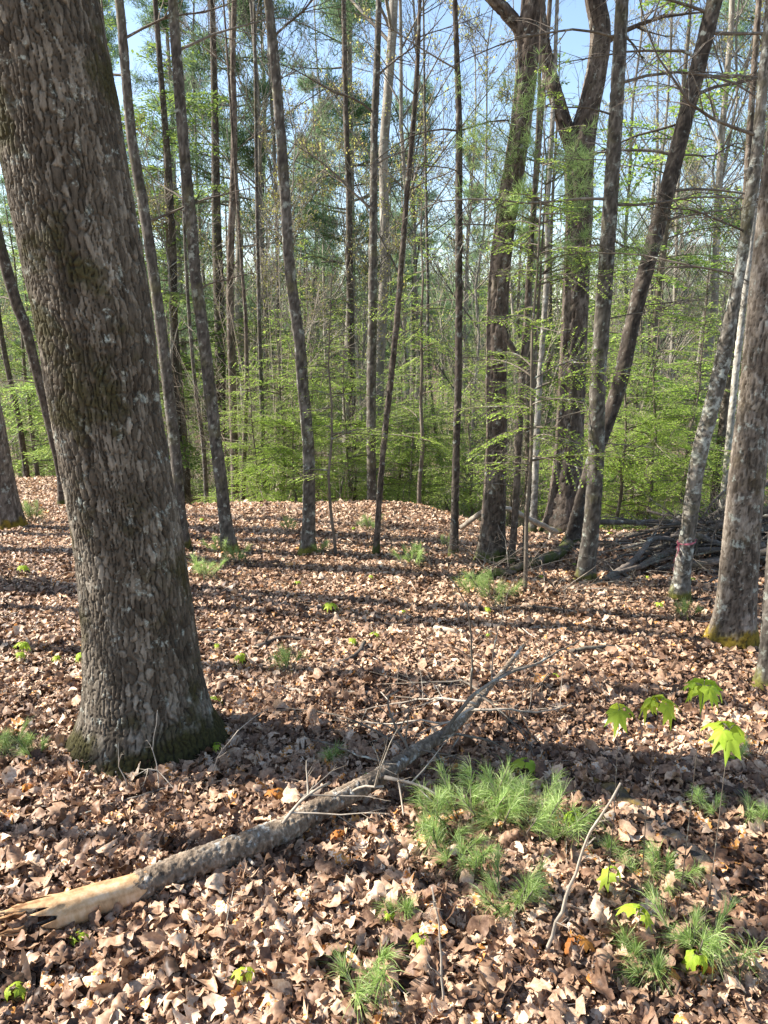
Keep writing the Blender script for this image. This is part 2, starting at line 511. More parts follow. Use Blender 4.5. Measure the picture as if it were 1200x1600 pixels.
    V = C3[:, None] + RR[:, :, None] * (np.cos(TH)[:, :, None] * U[:, None] + np.sin(TH)[:, :, None] * W[:, None])
    n, m_ = TH.shape
    idx = np.arange(n * m_).reshape(n, m_)
    a0, a1 = idx[:-1], idx[1:]
    q = np.stack([a0, np.roll(a0, -1, 1), np.roll(a1, -1, 1), a1], -1).reshape(-1, 4)
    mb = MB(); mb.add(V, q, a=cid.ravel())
    mb.add(C3[-1:], t=None, a=.5)
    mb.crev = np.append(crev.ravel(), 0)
    top = idx[-1]; mb.t.append(np.stack([np.full(m_, n * m_), top, np.roll(top, -1)], -1))
    return mb, C3, rr, sv

def unit(v):
    v = np.asarray(v, float)
    return v / (np.linalg.norm(v, axis=-1, keepdims=True) + 1e-9)

def grow(rng, S, D, L, R, levels, n=5, up=.15, droop=0.0, wander=.18):
    """levels: list of (children per parent, length ratio, angle deg, sides). returns [(P, R, sides)], last-level paths"""
    out = []; S = np.asarray(S, float); D = unit(D); L = np.asarray(L, float); R = np.asarray(R, float)
    side0 = levels[0][3] if levels else 4
    for li in range(len(levels) + 1):
        k = len(S); t = np.linspace(0, 1, n)
        w = rng.normal(0, wander, (k, n - 1, 3)).cumsum(axis=1) * .5
        dirs = D[:, None] + w
        dirs[:, :, 2] += (up - droop) * t[1:][None] * 1.0
        dirs = unit(dirs)
        P = np.concatenate([S[:, None], S[:, None] + (dirs * (L / (n - 1))[:, None, None]).cumsum(axis=1)], 1)
        Rd = R[:, None] * (1 - .78 * t[None])
        sides = levels[li][3] if li < len(levels) else 3
        out.append((P, Rd, sides))
        if li == len(levels): break
        nc, lr, ang, _ = levels[li]
        tt = rng.uniform(.2, .98, (k, nc))
        fi = tt * (n - 1); i0 = np.clip(fi.astype(int), 0, n - 2); fr = (fi - i0)[..., None]
        ar = np.arange(k)[:, None]
        Sn = P[ar, i0] * (1 - fr) + P[ar, i0 + 1] * fr
        Tn = unit(P[ar, i0 + 1] - P[ar, i0])
        rv = unit(rng.normal(0, 1, (k, nc, 3))); pr = unit(np.cross(Tn, rv))
        a = np.radians(rng.normal(ang, 12, (k, nc)))[..., None]
        Dn = Tn * np.cos(a) + pr * np.sin(a)
        Ln = L[:, None] * lr * rng.uniform(.6, 1.3, (k, nc)) * (1.15 - .75 * tt)
        Rn = np.clip(R[:, None] * (1 - .78 * tt) * .6, .0012, None)
        S, D, L, R = Sn.reshape(-1, 3), Dn.reshape(-1, 3), Ln.ravel(), Rn.ravel()
    return out

def addgrow(mb, out, rng=None):
    for P, R, sd in out:
        mb.tubes(P, R, sd, a=np.full(len(P), .5) if rng is None else rng.uniform(.2, .8, len(P)), cap=False)
    return mb

GF = 'slim trunks standing along the edge of the clearing'
BASES = []                                          # (x pixel of foot, description) of the named trunks
def big_tree(pts, label, mat, name='tree', Y=None, ext=6.0, lean=0, cell=(.018, .05), dep=.007, flare=(.3, .12, .2), seed=1,
             px=2.0, limbs=(), group=None, forks=(), crown=True, crown_n=9, extra=None, cat='tree', limbmat=None, segmul=1.0):
    if flare == (.3, .12, .2): flare = (.38, .13, .3)
    rng = np.random.default_rng(seed * 77 + 5)
    P, R = px_path(pts, Y, ext=ext, lean=lean)
    x, y = P[0, 0], P[0, 1]
    base = np.array([x, y, float(gz(x, y))])
    t = thing(name, base, label, cat, group)
    mb, C3, rr, sv = bark_tube(P, R, cell, dep, flare, seed, px, segmul)
    kids = [mb.build('trunk', mat, t, origin=base)]
    for fk in forks:                                # a second stem leaving the trunk
        Pf, Rf = px_path(fk, Y=P[0, 1], sink=0, ext=3.0 if fk[-1][1] < 0 else 0.0)
        Pf = Pf[1:]; Rf = Rf[1:]
        mf, *_ = bark_tube(Pf, Rf, cell, dep, (0, .1, 0), seed + 3, px)
        kids.append(mf.build('limb', mat, t, origin=base))
    for (py, az, L, rise, droop, r) in limbs:       # boughs seen in the photograph, by height on the trunk
        ys_ = np.array([ (lambda p: 800 - FPX * np.dot(p - CAM, UV) / np.dot(p - CAM, FV))(p) for p in C3])
        i = int(np.argmin(np.abs(ys_ - py)))
        a = math.radians(az)
        d = np.array([math.cos(a), math.sin(a), rise])
        out = grow(rng, C3[i][None], d[None], [L], [r], [(13, .42, 42, 5), (6, .45, 45, 3)], n=9, up=0, droop=droop * 1.3, wander=.2)
        kids.append(addgrow(MB(), out, rng).build('branch', limbmat or M['twig'], t, origin=base))
    if crown:                                       # bare crown above the top of the frame
        top = C3[-1]; n0 = int(len(C3) * .8)
        hi = [i for i in range(len(C3)) if math.degrees(math.atan2(C3[i][2] - CAM_H, C3[i][1])) > 22]
        if len(hi) > 4:
            ii = rng.choice(hi, crown_n)
            az = rng.uniform(0, 2 * PI, crown_n)
            D = np.stack([np.cos(az), np.sin(az), rng.uniform(.3, 1.1, crown_n)], -1)
            out = grow(rng, C3[ii], D, rng.uniform(1.2, 3.0, crown_n), np.clip(rr[ii] * .45, .006, .05), [(6, .5, 42, 5), (5, .5, 42, 3)], up=.3)
            kids.append(addgrow(MB(), out, rng).build('crown', M['twig'], t, origin=base))
    if extra: extra(t, base, C3, rr, rng)
    KIDS[t.name] = kids
    BASES.append((pts[0][0], t))
    return t, C3, rr

# the big oak in front
oakp = [(232, 1192, 212), (229, 1130, 196), (225, 1060, 184), (218, 970, 175), (204, 860, 170), (188, 760, 168), (169, 650, 169),
        (153, 525, 176), (131, 400, 184), (108, 280, 188), (84, 150, 194), (58, 20, 200)]
oakp = [(x, y, w_ * .97) for x, y, w_ in oakp]
big_tree(oakp, 'massive oak with deeply plated bark and mossy flared foot, nearest tree', M['oak'], 'oak_tree', ext=9, cell=(.019, .056),
         dep=.012, flare=(.30, .13, .25), seed=4, px=.8, crown_n=14)

TR = dict(
 leftedge=dict(pts=[(18, 828, 42), (8, 775, 38), (-3, 725, 40), (-14, 670, 42), (-30, 600, 44), (-60, 450, 46), (-90, 300, 46)], mat='ridge_moss', seed=11,
   label='brown trunk cut off by the left edge, its lit foot among ferny sprigs', flare=(.25, .15, .3), cell=(.03, .07), dep=.006),
 behindoak=dict(pts=[(287, 862, 22), (281, 800, 19), (275, 720, 18), (262, 600, 18), (250, 500, 17), (236, 400, 17), (222, 310, 17), (207, 225, 16), (196, 110, 15), (186, 0, 14), (176, -60, 13)],
   mat='grey', seed=13, label='slim grey trunk hugging the right side of the big oak', limbs=[(350, 10, 1.2, .3, .1, .012), (120, 170, 1.3, .4, .1, .012), (60, 20, 1.5, .5, .1, .012)]),
 greyleft=dict(pts=[(361, 866, 24), (354, 825, 20), (345, 750, 19.5), (336, 680, 19), (327, 600, 19.5), (316, 510, 19), (305, 425, 18.5), (299, 350, 18), (289, 250, 17.5), (277, 100, 17), (270, 0, 15), (266, -60, 14)],
   mat='grey', seed=17, label='grey leaning trunk with a dark foot wrapped in green pine sprigs', limbs=[(320, 150, .9, .5, .1, .01), (80, 30, 1.6, .5, .1, .012), (455, 340, .8, .7, .1, .009)]),
 mossfoot=dict(pts=[(481, 868, 26), (482, 840, 22), (483, 780, 20), (482, 700, 19), (473, 600, 18.5), (467, 525, 18), (459, 470, 18), (453, 425, 17.5), (445, 300, 17), (434, 150, 16), (419, 0, 15), (411, -70, 14)],
   mat='grey', seed=19, label='brown-grey trunk with a yellow mossy foot, standing on the near slope of the mound', limbs=[(60, 350, 1.3, .6, .15, .01)], flare=(.35, .10, .25)),
 leanright=dict(pts=[(587, 868, 11), (589, 840, 9.5), (592, 790, 9.5), (600, 690, 10), (610, 600, 10), (620, 500, 9.5), (628, 400, 9), (636, 300, 8.5), (645, 200, 8), (652, 100, 7), (656, 0, 6)],
   mat='ridge', seed=23, label='thin brown trunk leaning right, its foot on the near slope of the mound', limbs=[(300, 10, .9, .6, .1, .007), (150, 170, .9, .7, .1, .007), (60, 30, .9, .8, .1, .006)]),
 darkpole=dict(pts=[(708, 873, 14), (711, 800, 12.5), (713, 700, 12), (716, 600, 12), (717, 500, 12), (717, 400, 12), (717, 300, 11.5), (717, 180, 10.5), (714, 90, 9), (711, 0, 8), (710, -60, 7)],
   mat='dark', seed=29, label='dark straight pole-like trunk at the right shoulder of the mound',
   limbs=[(205, 185, 1.1, .35, .45, .009), (205, -5, 1.0, .35, .5, .009), (350, -10, 1.0, .2, .5, .007), (270, 200, .8, .1, .5, .006), (110, 200, 1.1, .5, .3, .008), (560, 20, .7, .1, .4, .005), (470, 170, .8, .1, .4, .005)]),
 bigridged=dict(pts=[(769, 880, 47), (769, 850, 41), (771, 800, 37), (774, 740, 34), (776, 680, 33), (775, 600, 33), (777, 500, 33), (783, 400, 33.5), (797, 300, 33.5), (813, 200, 33), (824, 100, 34), (832, 0, 35), (838, -70, 34)],
   mat='ridge', seed=31, label='stout dark ridged trunk curving right, with scrubby twigs at its foot', cell=(.028, .10), dep=.014, px=1.4, flare=(.3, .14, .3),
   forks=[[(822, 75, 24), (812, 45, 22), (790, 18, 21), (765, -8, 19), (735, -50, 17)]]),
 forkbeside=dict(pts=[(797, 884, 13), (801, 850, 11), (805, 800, 11), (810, 700, 11), (814, 620, 11), (818, 560, 10), (823, 480, 8), (830, 380, 8), (836, 280, 7), (841, 180, 6), (845, 60, 5)],
   mat='ridge', seed=37, label='small crooked forked tree pressed against the right of the stout ridged trunk', forks=[[(815, 580, 10), (806, 552, 9), (794, 532, 9), (786, 505, 7), (776, 470, 5)]],
   limbs=[(640, 190, .5, .3, .2, .005), (760, 180, .7, .1, .2, .005)]),
 birch=dict(pts=[(831, 836, 12), (835, 780, 11), (838, 700, 10.5), (843, 600, 9.5), (850, 500, 9), (856, 400, 9), (855, 320, 8.5), (860, 250, 8), (866, 130, 7), (870, 20, 6)],
   mat='pale', seed=41, label='pale whitish thin trunk between the stout ridged trunk and the largest forked one'),
 bigfork=dict(pts=[(878, 838, 64), (881, 800, 53), (885, 750, 47), (890, 680, 43), (894, 600, 42), (898, 500, 41), (902, 400, 41), (905, 330, 42), (905, 260, 45), (912, 205, 40), (921, 165, 34), (932, 110, 32), (938, 50, 32), (930, 0, 31), (922, -70, 28)],
   mat='ridge', seed=43, label='largest forked trunk standing farther back, splitting in two high up', cell=(.034, .10), dep=.014, px=1.5, flare=(.25, .2, .3),
   forks=[[(900, 240, 30), (886, 205, 25), (873, 165, 24), (858, 110, 22), (848, 60, 20), (843, 0, 19), (850, -60, 16)]], limbs=[(75, -10, 1.0, .5, .2, .03)]),
 greymid=dict(pts=[(914, 912, 31), (917, 880, 27), (922, 840, 26), (929, 760, 25), (932, 690, 25), (934, 600, 25), (941, 500, 24.5), (948, 400, 24.5), (955, 300, 23), (961, 200, 22.5), (967, 100, 22), (972, 0, 20), (975, -60, 19)],
   mat='grey', seed=47, label='grey lichen-flecked upright trunk in front of the leaning dark one', flare=(.25, .08, .2),
   limbs=[(310, 185, 1.7, .25, .5, .012), (320, -8, 1.5, .15, .35, .011), (385, 200, 1.0, .2, .2, .006), (250, 180, .6, .1, .3, .005), (500, -10, .9, .2, .5, .006), (130, -12, 1.6, .3, .5, .012), (180, 190, 1.0, .3, .3, .008), (570, 170, .8, .15, .35, .006), (690, -5, .6, .1, .2, .005), (640, 190, .9, .1, .3, .006), (60, 175, 1.4, .3, .4, .01)]),
 leandark=dict(pts=[(893, 856, 30), (897, 830, 22), (906, 790, 20), (922, 735, 21), (938, 690, 22), (952, 650, 22.5), (968, 600, 23.5), (989, 500, 24), (1015, 400, 24.5), (1042, 300, 25), (1067, 200, 25), (1092, 100, 25), (1117, 0, 24.5), (1134, -60, 23)],
   mat='dark', seed=53, label='dark leaning trunk sweeping up to the right with arching dead boughs', flare=(.3, .10, .4),
   limbs=[(245, 175, 1.3, .35, .35, .016), (240, -5, .7, -.2, .2, .012), (300, -5, 1.9, .25, .45, .014), (395, 175, 1.0, .3, .35, .01), (345, -8, 1.8, .15, .3, .010), (150, 0, 1.8, .45, .55, .016), (90, 180, 1.4, .35, .5, .014), (50, -3, 2.0, .3, .5, .016), (420, -10, 1.7, .1, .2, .009), (190, 170, 1.6, .2, .5, .012), (480, -20, 1.0, .1, .5, .007), (120, 10, 1.7, .2, .6, .012), (20, 175, 1.6, .3, .5, .014)]),
 ribboned=dict(pts=[(1061, 942, 34), (1065, 905, 27), (1072, 850, 24), (1080, 795, 24), (1086, 745, 24), (1095, 700, 25), (1108, 650, 24), (1121, 600, 25), (1132, 550, 24), (1141, 500, 20), (1151, 450, 17), (1160, 400, 17), (1168, 340, 18), (1177, 280, 19), (1184, 220, 17), (1190, 150, 16), (1200, 50, 15), (1208, -50, 14)],
   mat='lichened', seed=59, label='crooked lichen-spotted trunk with pink tape tied round it, before the brush pile', flare=(.25, .08, .3),
   forks=[[(1181, 300, 12), (1173, 280, 13), (1168, 262, 13)]], limbs=[(430, 170, 1.3, .3, .2, .009), (210, 185, 1.4, .4, .3, .012), (360, 200, 1.3, .2, .2, .008)]),
 rightbig=dict(pts=[(1141, 1014, 70), (1147, 970, 62), (1152, 920, 57), (1157, 860, 55), (1162, 800, 53), (1170, 720, 53), (1180, 640, 53), (1189, 560, 53), (1199, 460, 53), (1212, 330, 52), (1228, 180, 50), (1245, 0, 50)],
   mat='ridge_moss', seed=61, label='thick sunlit trunk with an orange-yellow mossy foot near the right edge', cell=(.024, .075), dep=.010, px=1.2, flare=(.28, .10, .3)),
 edge=dict(pts=[(1196, 1084, 38), (1201, 1040, 33), (1206, 980, 31), (1212, 900, 31), (1222, 780, 30), (1238, 600, 30), (1262, 350, 30), (1290, 50, 28)],
   mat='grey', seed=67, label='grey trunk half cut off by the right edge, in front of the thick mossy-footed one', flare=(.3, .07, .3)),
)
for kx, d in TR.items():
    d = dict(d); d['mat'] = M[d['mat']]
    if len(kx) and 'group' not in d: d['group'] = GF
    d['ext'] = d.get('ext', 7.0)
    big_tree(**d)

exec_trees_done = True

# trunks just beyond the crest, feet hidden by it: given by their distance
def behind(pts, Y, label, mat, seed, limbs=(), forks=(), crown=True):
    return big_tree([p for p in pts], label, M[mat], 'tree', Y=Y, seed=seed, px=3.5, limbs=limbs, forks=forks, crown=crown, group='trunks just beyond the mound', ext=6)
behind([(582, 812, 15), (581, 760, 15), (580, 680, 15), (580, 600, 15), (582, 500, 14.5), (583, 400, 14), (584, 300, 13), (585, 200, 12), (589, 100, 11), (592, 0, 9)], 11.0,
       'grey double-topped trunk rising straight behind the middle of the mound', 'grey', 71, limbs=[(330, 170, 1.8, .8, 0, .02), (180, 190, 1.6, .9, 0, .018), (120, 10, 1.5, .9, 0, .016), (260, 350, 1.4, .8, 0, .014)])
behind([(368, 800, 13), (366, 700, 12.5), (363, 600, 12), (360, 500, 12), (360, 400, 11.5), (364, 300, 11), (366, 200, 10), (364, 100, 9), (366, 0, 8)], 12.5,
       'brown trunk beyond the mound just right of the grey leaning one', 'ridge', 73, limbs=[(240, 10, 1.3, .9, 0, .012), (420, 350, 1.2, 1.0, 0, .012), (110, 170, 1.2, .9, 0, .012)])
behind([(379, 790, 8), (382, 700, 8), (385, 600, 7), (384, 500, 6), (378, 420, 5)], 11.8, 'reddish broken young trunk leaning beyond the mound', 'ridge', 74, crown=False)
behind([(413, 800, 8), (411, 700, 7.5), (408, 600, 7), (405, 500, 6.5), (402, 350, 6), (400, 200, 5.5), (398, 60, 5)], 12.0, 'thin straight pole beyond the mound, left of the moss-footed trunk', 'grey', 75)
behind([(551, 820, 11), (552, 700, 11), (550, 600, 11), (548, 500, 11), (546, 400, 11), (545, 300, 10), (541, 200, 9), (538, 60, 8)], 15.0, 'dark trunk in the shade beyond the mound, left of the double-topped one', 'dark', 76)
behind([(345, 800, 18), (345, 600, 17), (343, 500, 17), (341, 430, 17), (338, 340, 15), (336, 200, 12), (333, 60, 10)], 19.0, 'thick dark trunk deep in the wood behind the grey leaning one', 'dark', 77)
behind([(323, 795, 7), (318, 700, 7), (305, 600, 6), (296, 500, 6), (290, 400, 5), (284, 250, 5)], 13.0, 'thin mossy sapling trunk leaning left beyond the mound', 'grey', 78)
behind([(283, 800, 11), (279, 700, 12), (275, 600, 12), (272, 500, 12), (270, 400, 12), (262, 250, 11), (250, 100, 9)], 16.0, 'dark trunk in the wood just right of the big oak', 'dark', 79)
behind([(1126, 830, 12), (1134, 740, 11), (1144, 640, 10.5), (1152, 560, 10.5), (1164, 460, 10), (1178, 340, 9), (1190, 200, 8)], 8.6, 'pale thin twin trunk seen between the taped trunk and the thick mossy-footed one', 'pale', 80)
behind([(1112, 830, 14), (1121, 740, 14), (1131, 650, 13), (1141, 560, 13), (1152, 460, 12), (1163, 350, 11), (1172, 200, 10)], 9.3, 'grey brown trunk close behind the pale twin trunk', 'ridge', 81)
behind([(98, 792, 13), (94, 740, 12), (82, 685, 13), (69, 630, 14), (52, 560, 15), (39, 510, 16), (26, 475, 17), (8, 412, 17), (-12, 330, 16)], 10.8,
       'dark crooked trunk leaning left behind the left flank of the big oak', 'dark', 82, limbs=[(600, 200, .7, .5, 0, .01), (470, 170, 1.0, .3, .3, .012), (520, 10, .6, .3, 0, .008)])
behind([(42, 745, 9), (36, 700, 9), (26, 640, 9), (15, 590, 8), (5, 540, 8), (-8, 450, 7)], 16.0, 'thin dark trunk in the wood at the far left', 'dark', 83)
behind([(826, 800, 12), (826, 700, 12), (824, 600, 11), (824, 500, 11), (830, 380, 10), (840, 250, 9), (852, 100, 8)], 12.5, 'brown trunk standing right behind the pale thin trunk', 'ridge', 84)
behind([(700, 800, 7), (672, 600, 5), (668, 420, 5), (664, 200, 4)], 14, 'slender bare pole beyond the mound, left of the dark pole', 'grey', 85)

# ------------------------------------------------------------------ generic wood trees (one of each kind, then copies)
def finish(t, kids):
    KIDS[t.name] = kids
    return t

def bare_tree(seed, H, r, wob=.5, buds=0, low=.35):
    rng = np.random.default_rng(seed)
    t = thing('bare_tree', (0, 0, -60), 'x', 'tree')
    n = 12; z = np.linspace(-.4, H, n)
    P = np.stack([np.cumsum(rng.normal(0, wob / n, n)) + z * rng.normal(0, .03), np.cumsum(rng.normal(0, wob / n, n)) + z * rng.normal(0, .03), z], -1)
    P[:, :2] -= P[0, :2]
    R = r * (1 - .85 * np.clip(z, 0, H) / H) ** .8
    mb = MB().tubes(P, R, 9, cap=False)
    kids = [mb.build('trunk', M['far'], t)]
    nb = 26; tt = rng.uniform(low, .99, nb) ** .8
    S = np.stack([np.interp(tt * H, z, P[:, k]) for k in range(3)], -1)
    az = rng.uniform(0, 2 * PI, nb)
    D = np.stack([np.cos(az), np.sin(az), rng.uniform(.5, 1.6, nb)], -1)
    L = H * .19 * rng.uniform(.5, 1.2, nb) * (1.3 - tt)* 1.3
    out = grow(rng, S, D, L, r * .35 * (1.1 - tt) + .008, [(8, .5, 40, 4), (6, .5, 40, 3)], n=4, up=.3)
    for i in range(len(out)): out[i] = (out[i][0], np.maximum(out[i][1], .0035), out[i][2])
    kids.append(addgrow(MB(), out, rng).build('crown', M['far'], t))
    if buds:
        P2 = out[-1][0]; k = len(P2)
        j = rng.integers(0, k, buds); fr = rng.uniform(.3, 1, buds) * 3
        i0 = np.clip(fr.astype(int), 0, 2); f = (fr - i0)[:, None]
        c = P2[j, i0] * (1 - f) + P2[j, i0 + 1] * f + rng.normal(0, .03, (buds, 3))
        kids.append(quads(rng, c, .04, .016).build('foliage', M['bud'], t))
    return finish(t, kids)

def quads(rng, c, a, b, dirs=None, up=.3, tone=None):
    """small rhombic leaves at points c"""
    n = len(c)
    d = unit(rng.normal(0, 1, (n, 3))) if dirs is None else unit(dirs)
    nr = unit(rng.normal(0, 1, (n, 3)) + np.array([0, 0, up * 3]))
    s = unit(np.cross(d, nr))
    la = a * rng.uniform(.6, 1.4, (n, 1)); lb = b * rng.uniform(.7, 1.3, (n, 1))
    V = np.stack([c, c + d * la * .5 + s * lb, c + d * la, c + d * la * .5 - s * lb], 1)
    q = np.arange(n * 4).reshape(n, 4)
    tn = rng.uniform(0, 1, n) if tone is None else tone
    return MB().add(V, q, a=np.repeat(tn, 4))

def hemlock(seed, H, r, crown0, Lmax, nbr, leaf=(.032, .009), mat='hem', dens=1.0, name='hemlock_sapling', Lpow=.8, link=True):
    """young hemlock: tiers of flat drooping sprays"""
    rng = np.random.default_rng(seed)
    t = thing(name, (0, 0, -60), 'x', 'young tree')
    z = np.linspace(-.2, H, 10)
    P = np.stack([np.cumsum(rng.normal(0, .02, 10)), np.cumsum(rng.normal(0, .02, 10)), z], -1); P[:, :2] -= P[0, :2]
    R = r * (1 - .9 * np.clip(z, 0, H) / H)
    kids = [MB().tubes(P, R, 8, cap=False).build('trunk', M['twig'], t)]
    tt = np.sort(rng.uniform(crown0, .99, nbr))
    S = np.stack([np.interp(tt * H, z, P[:, k]) for k in range(3)], -1)
    az = rng.uniform(0, 2 * PI, nbr)
    k = np.clip(1 - tt, .04, 1) ** Lpow
    L = Lmax * k * rng.uniform(.3, 1.25, nbr) + .05
    N = 9; s = np.linspace(0, 1, N)
    out = np.stack([np.cos(az), np.sin(az)], -1)
    side = np.stack([-np.sin(az), np.cos(az)], -1)
    rise = rng.uniform(-.05, .65, nbr) * (.5 + tt)
    bend = rng.normal(0, .25, nbr)
    B = np.zeros((nbr, N, 3))
    B[:, :, :2] = S[:, None, :2] + out[:, None] * (L[:, None] * s)[..., None] + side[:, None] * (L[:, None] * bend[:, None] * s * s)[..., None]
    B[:, :, 2] = S[:, 2:3] + L[:, None] * (rise[:, None] * s - (rise[:, None] * .5 + .12) * s * s)
    BR = np.clip((.004 + .006 * L)[:, None] * (1 - .85 * s), .0018, None)
    br = MB().tubes(B, BR, 4, cap=False)
    # side twigs, alternating, in the plane of the spray
    leaves_c = []; leaves_d = []
    TWP = []; TWR = []
    for b in range(nbr):
        m = max(6, int(L[b] / .034 * dens))
        ts = np.linspace(.12, 1, m)
        p = np.stack([np.interp(ts, s, B[b, :, j]) for j in range(3)], -1)
        tg = unit(np.stack([np.interp(ts, s, np.gradient(B[b, :, j])) for j in range(3)], -1))
        sd = np.where(np.arange(m) % 2, 1, -1)[:, None]
        roll = rng.normal(0, .45); lat0 = unit(np.cross(tg, np.array([0, 0, 1.0]))); lat = (lat0 * math.cos(roll) + np.cross(tg, lat0) * math.sin(roll)) * sd
        d = unit(tg * .75 + lat * rng.uniform(.7, 1.1, (m, 1)) + np.array([0, 0, -1]) * rng.uniform(.0, .25, (m, 1)))
        tl = L[b] * .46 * np.sin(np.clip(ts * 1.05, 0, 1) * PI * .86 + .15) * rng.uniform(.55, 1.2, m) * (1 - .35 * ts) + .03
        tl = np.where(rng.random(m) < .12, tl * .2, tl)
        e = p + d * tl[:, None] + np.array([0, 0, -.12]) * tl[:, None]
        TWP.append(np.stack([p, (p + e) / 2 + np.array([0, 0, .01]), e], 1)); TWR.append(np.tile([[.0022, .0016, .001]], (m, 1)))
        for q_ in range(m):
            kk = max(2, int(tl[q_] / (leaf[0] * .62)))
            f = (np.arange(kk) + rng.uniform(.2, .8)) / kk
            c = p[q_] + (e[q_] - p[q_]) * f[:, None]
            l2 = unit(np.cross(d[q_], np.array([0, 0, 1.0]))) * np.where(np.arange(kk) % 2, 1, -1)[:, None]
            leaves_c.append(c); leaves_d.append(d[q_] * .8 + l2 * .8)
    kids.append(br.tubes(np.concatenate(TWP), np.concatenate(TWR), 3, cap=False).build('crown', M['twig'], t))
    c = np.concatenate(leaves_c); d = np.concatenate(leaves_d) + rng.normal(0, .22, (sum(len(x) for x in leaves_c), 3))
    tone = np.clip(rng.normal(.5, .22, len(c)), 0, 1)
    kids.append(quads(rng, c, leaf[0] * 1.35, leaf[1] * 1.35, d, up=1.5, tone=tone).build('foliage', M[mat], t, smooth=False))
    return finish(t, kids)

def pine_tree(seed, H, r, c0=.35, nbr=64, Lmax=3.4, needle=(.20, .011), sub=11, per=9):
    rng = np.random.default_rng(seed)
    t = thing('pine_tree', (0, 0, -60), 'x', 'tree')
    z = np.linspace(-.4, H, 12)
    P = np.stack([np.cumsum(rng.normal(0, .05, 12)), np.cumsum(rng.normal(0, .05, 12)), z], -1); P[:, :2] -= P[0, :2]
    R = r * (1 - .9 * np.clip(z, 0, H) / H) ** .9
    kids = [MB().tubes(P, R, 10, cap=False).build('trunk', M['far'], t)]
    tt = np.sort(rng.uniform(c0, .985, nbr)); tt = tt + rng.normal(0, .004, nbr)
    tt = np.clip(tt, 0, .99)
    S = np.stack([np.interp(tt * H, z, P[:, k]) for k in range(3)], -1)
    az = rng.uniform(0, 2 * PI, nbr)
    D = np.stack([np.cos(az), np.sin(az), rng.uniform(-.05, .35, nbr)], -1)
    L = Lmax * np.clip(1.06 - tt, .05, 1) ** .6 * rng.uniform(.45, 1.1, nbr)
    out = grow(rng, S, D, L, .012 + .010 * L, [(sub, .38, 48, 4)], n=5, up=.12, wander=.12)
    nd = 14
    Sd = np.stack([np.zeros(nd), np.zeros(nd), rng.uniform(.08, c0, nd) * H], -1); a2 = rng.uniform(0, 2 * PI, nd)
    out2 = grow(rng, Sd, np.stack([np.cos(a2), np.sin(a2), rng.uniform(-.1, .3, nd)], -1), rng.uniform(.4, 1.8, nd), np.full(nd, .014), [(5, .4, 45, 3)], n=4, up=0)
    kids.append(addgrow(addgrow(MB(), out, rng), out2, rng).build('crown', M['far'], t))
    P2 = np.concatenate([out[1][0].reshape(-1, 3)[:], out[0][0][:, 2:].reshape(-1, 3)])
    d2 = np.concatenate([unit(np.gradient(out[1][0], axis=1)).reshape(-1, 3), unit(np.gradient(out[0][0], axis=1))[:, 2:].reshape(-1, 3)])
    k = len(P2)
    c = np.repeat(P2, per, 0) + rng.normal(0, .09, (k * per, 3)); dd = np.repeat(d2, per, 0) * .6 + unit(rng.normal(0, 1, (k * per, 3))) + np.array([0, 0, .3])
    tone = np.clip(np.repeat(rng.uniform(.1, .9, k), per) + rng.normal(0, .15, k * per), 0, 1)
    kids.append(quads(rng, c, needle[0], needle[1], dd, up=.6, tone=tone).build('foliage', M['pine'], t, smooth=False))
    return finish(t, kids)

B_ = [bare_tree(101, 19, .085, .9, 0), bare_tree(102, 17, .065, 1.1, 1400), bare_tree(103, 21, .12, .9, 900), bare_tree(104, 12, .045, 1.2, 1800, .12),
      bare_tree(105, 8, .03, 1.3, 1600, .08), bare_tree(106, 14, .055, .8, 3800, .15)]
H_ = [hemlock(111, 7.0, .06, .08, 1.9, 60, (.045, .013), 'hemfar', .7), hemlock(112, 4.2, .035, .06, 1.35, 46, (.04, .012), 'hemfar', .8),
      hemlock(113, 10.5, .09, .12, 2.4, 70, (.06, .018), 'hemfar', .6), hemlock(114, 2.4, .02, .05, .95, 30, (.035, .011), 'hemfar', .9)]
for h in H_: pass
Pn_ = [pine_tree(121, 23, .2, .38, 84), pine_tree(122, 20, .17, .30, 80, 3.2), pine_tree(123, 25, .22, .42, 84, 3.8)]

# ------------------------------------------------------------------ close young hemlocks in the clearing's edge (each its own mesh)
def place(t, x, y, rz, label, group=None, dz=0):
    t.location = (x, y, float(gz(x, y)) + dz); t.rotation_euler = (0, 0, rz)
    t['label'] = label
    if group: t['group'] = group

def at(px, py): p = G(px, py); return p[0], p[1]
def atY(px, Y):  # ground point at distance Y under a column of the photograph
    p = PL(px, 800, Y); return p[0], Y

GH = 'bright young hemlocks round the clearing'
x, y = at(527, 869)
h1 = hemlock(201, 2.75, .017, .28, .62, 30, (.018, .005), 'hem', 1.0)
place(h1, x, y, 0.5, 'thin hemlock sapling with feathery bright tiers, between the two trunks before the mound', GH)
h2 = hemlock(202, 3.7, .018, .26, .90, 50, (.017, .0048), 'hem', 1.1)
place(h2, *at(822, 925), 1.0, 'hemlock sapling with bright lacy sprays between the stout ridged and the largest forked trunk', GH)
h3 = hemlock(203, 3.2, .028, .04, 1.35, 74, (.023, .0065), 'hem', 1.0)
place(h3, *atY(1010, 9.6), 2.0, 'broad vivid green hemlock filling the gap right of the leaning dark trunk', GH)
h4 = hemlock(204, 3.4, .03, .06, 1.5, 72, (.026, .007), 'hem', .9)
place(h4, *atY(440, 12.0), 0.2, 'low spreading bright hemlock just over the crest, left of the moss-footed trunk', GH)
h5 = hemlock(205, 5.0, .035, .2, 1.3, 62, (.023, .0065), 'hem', .9)
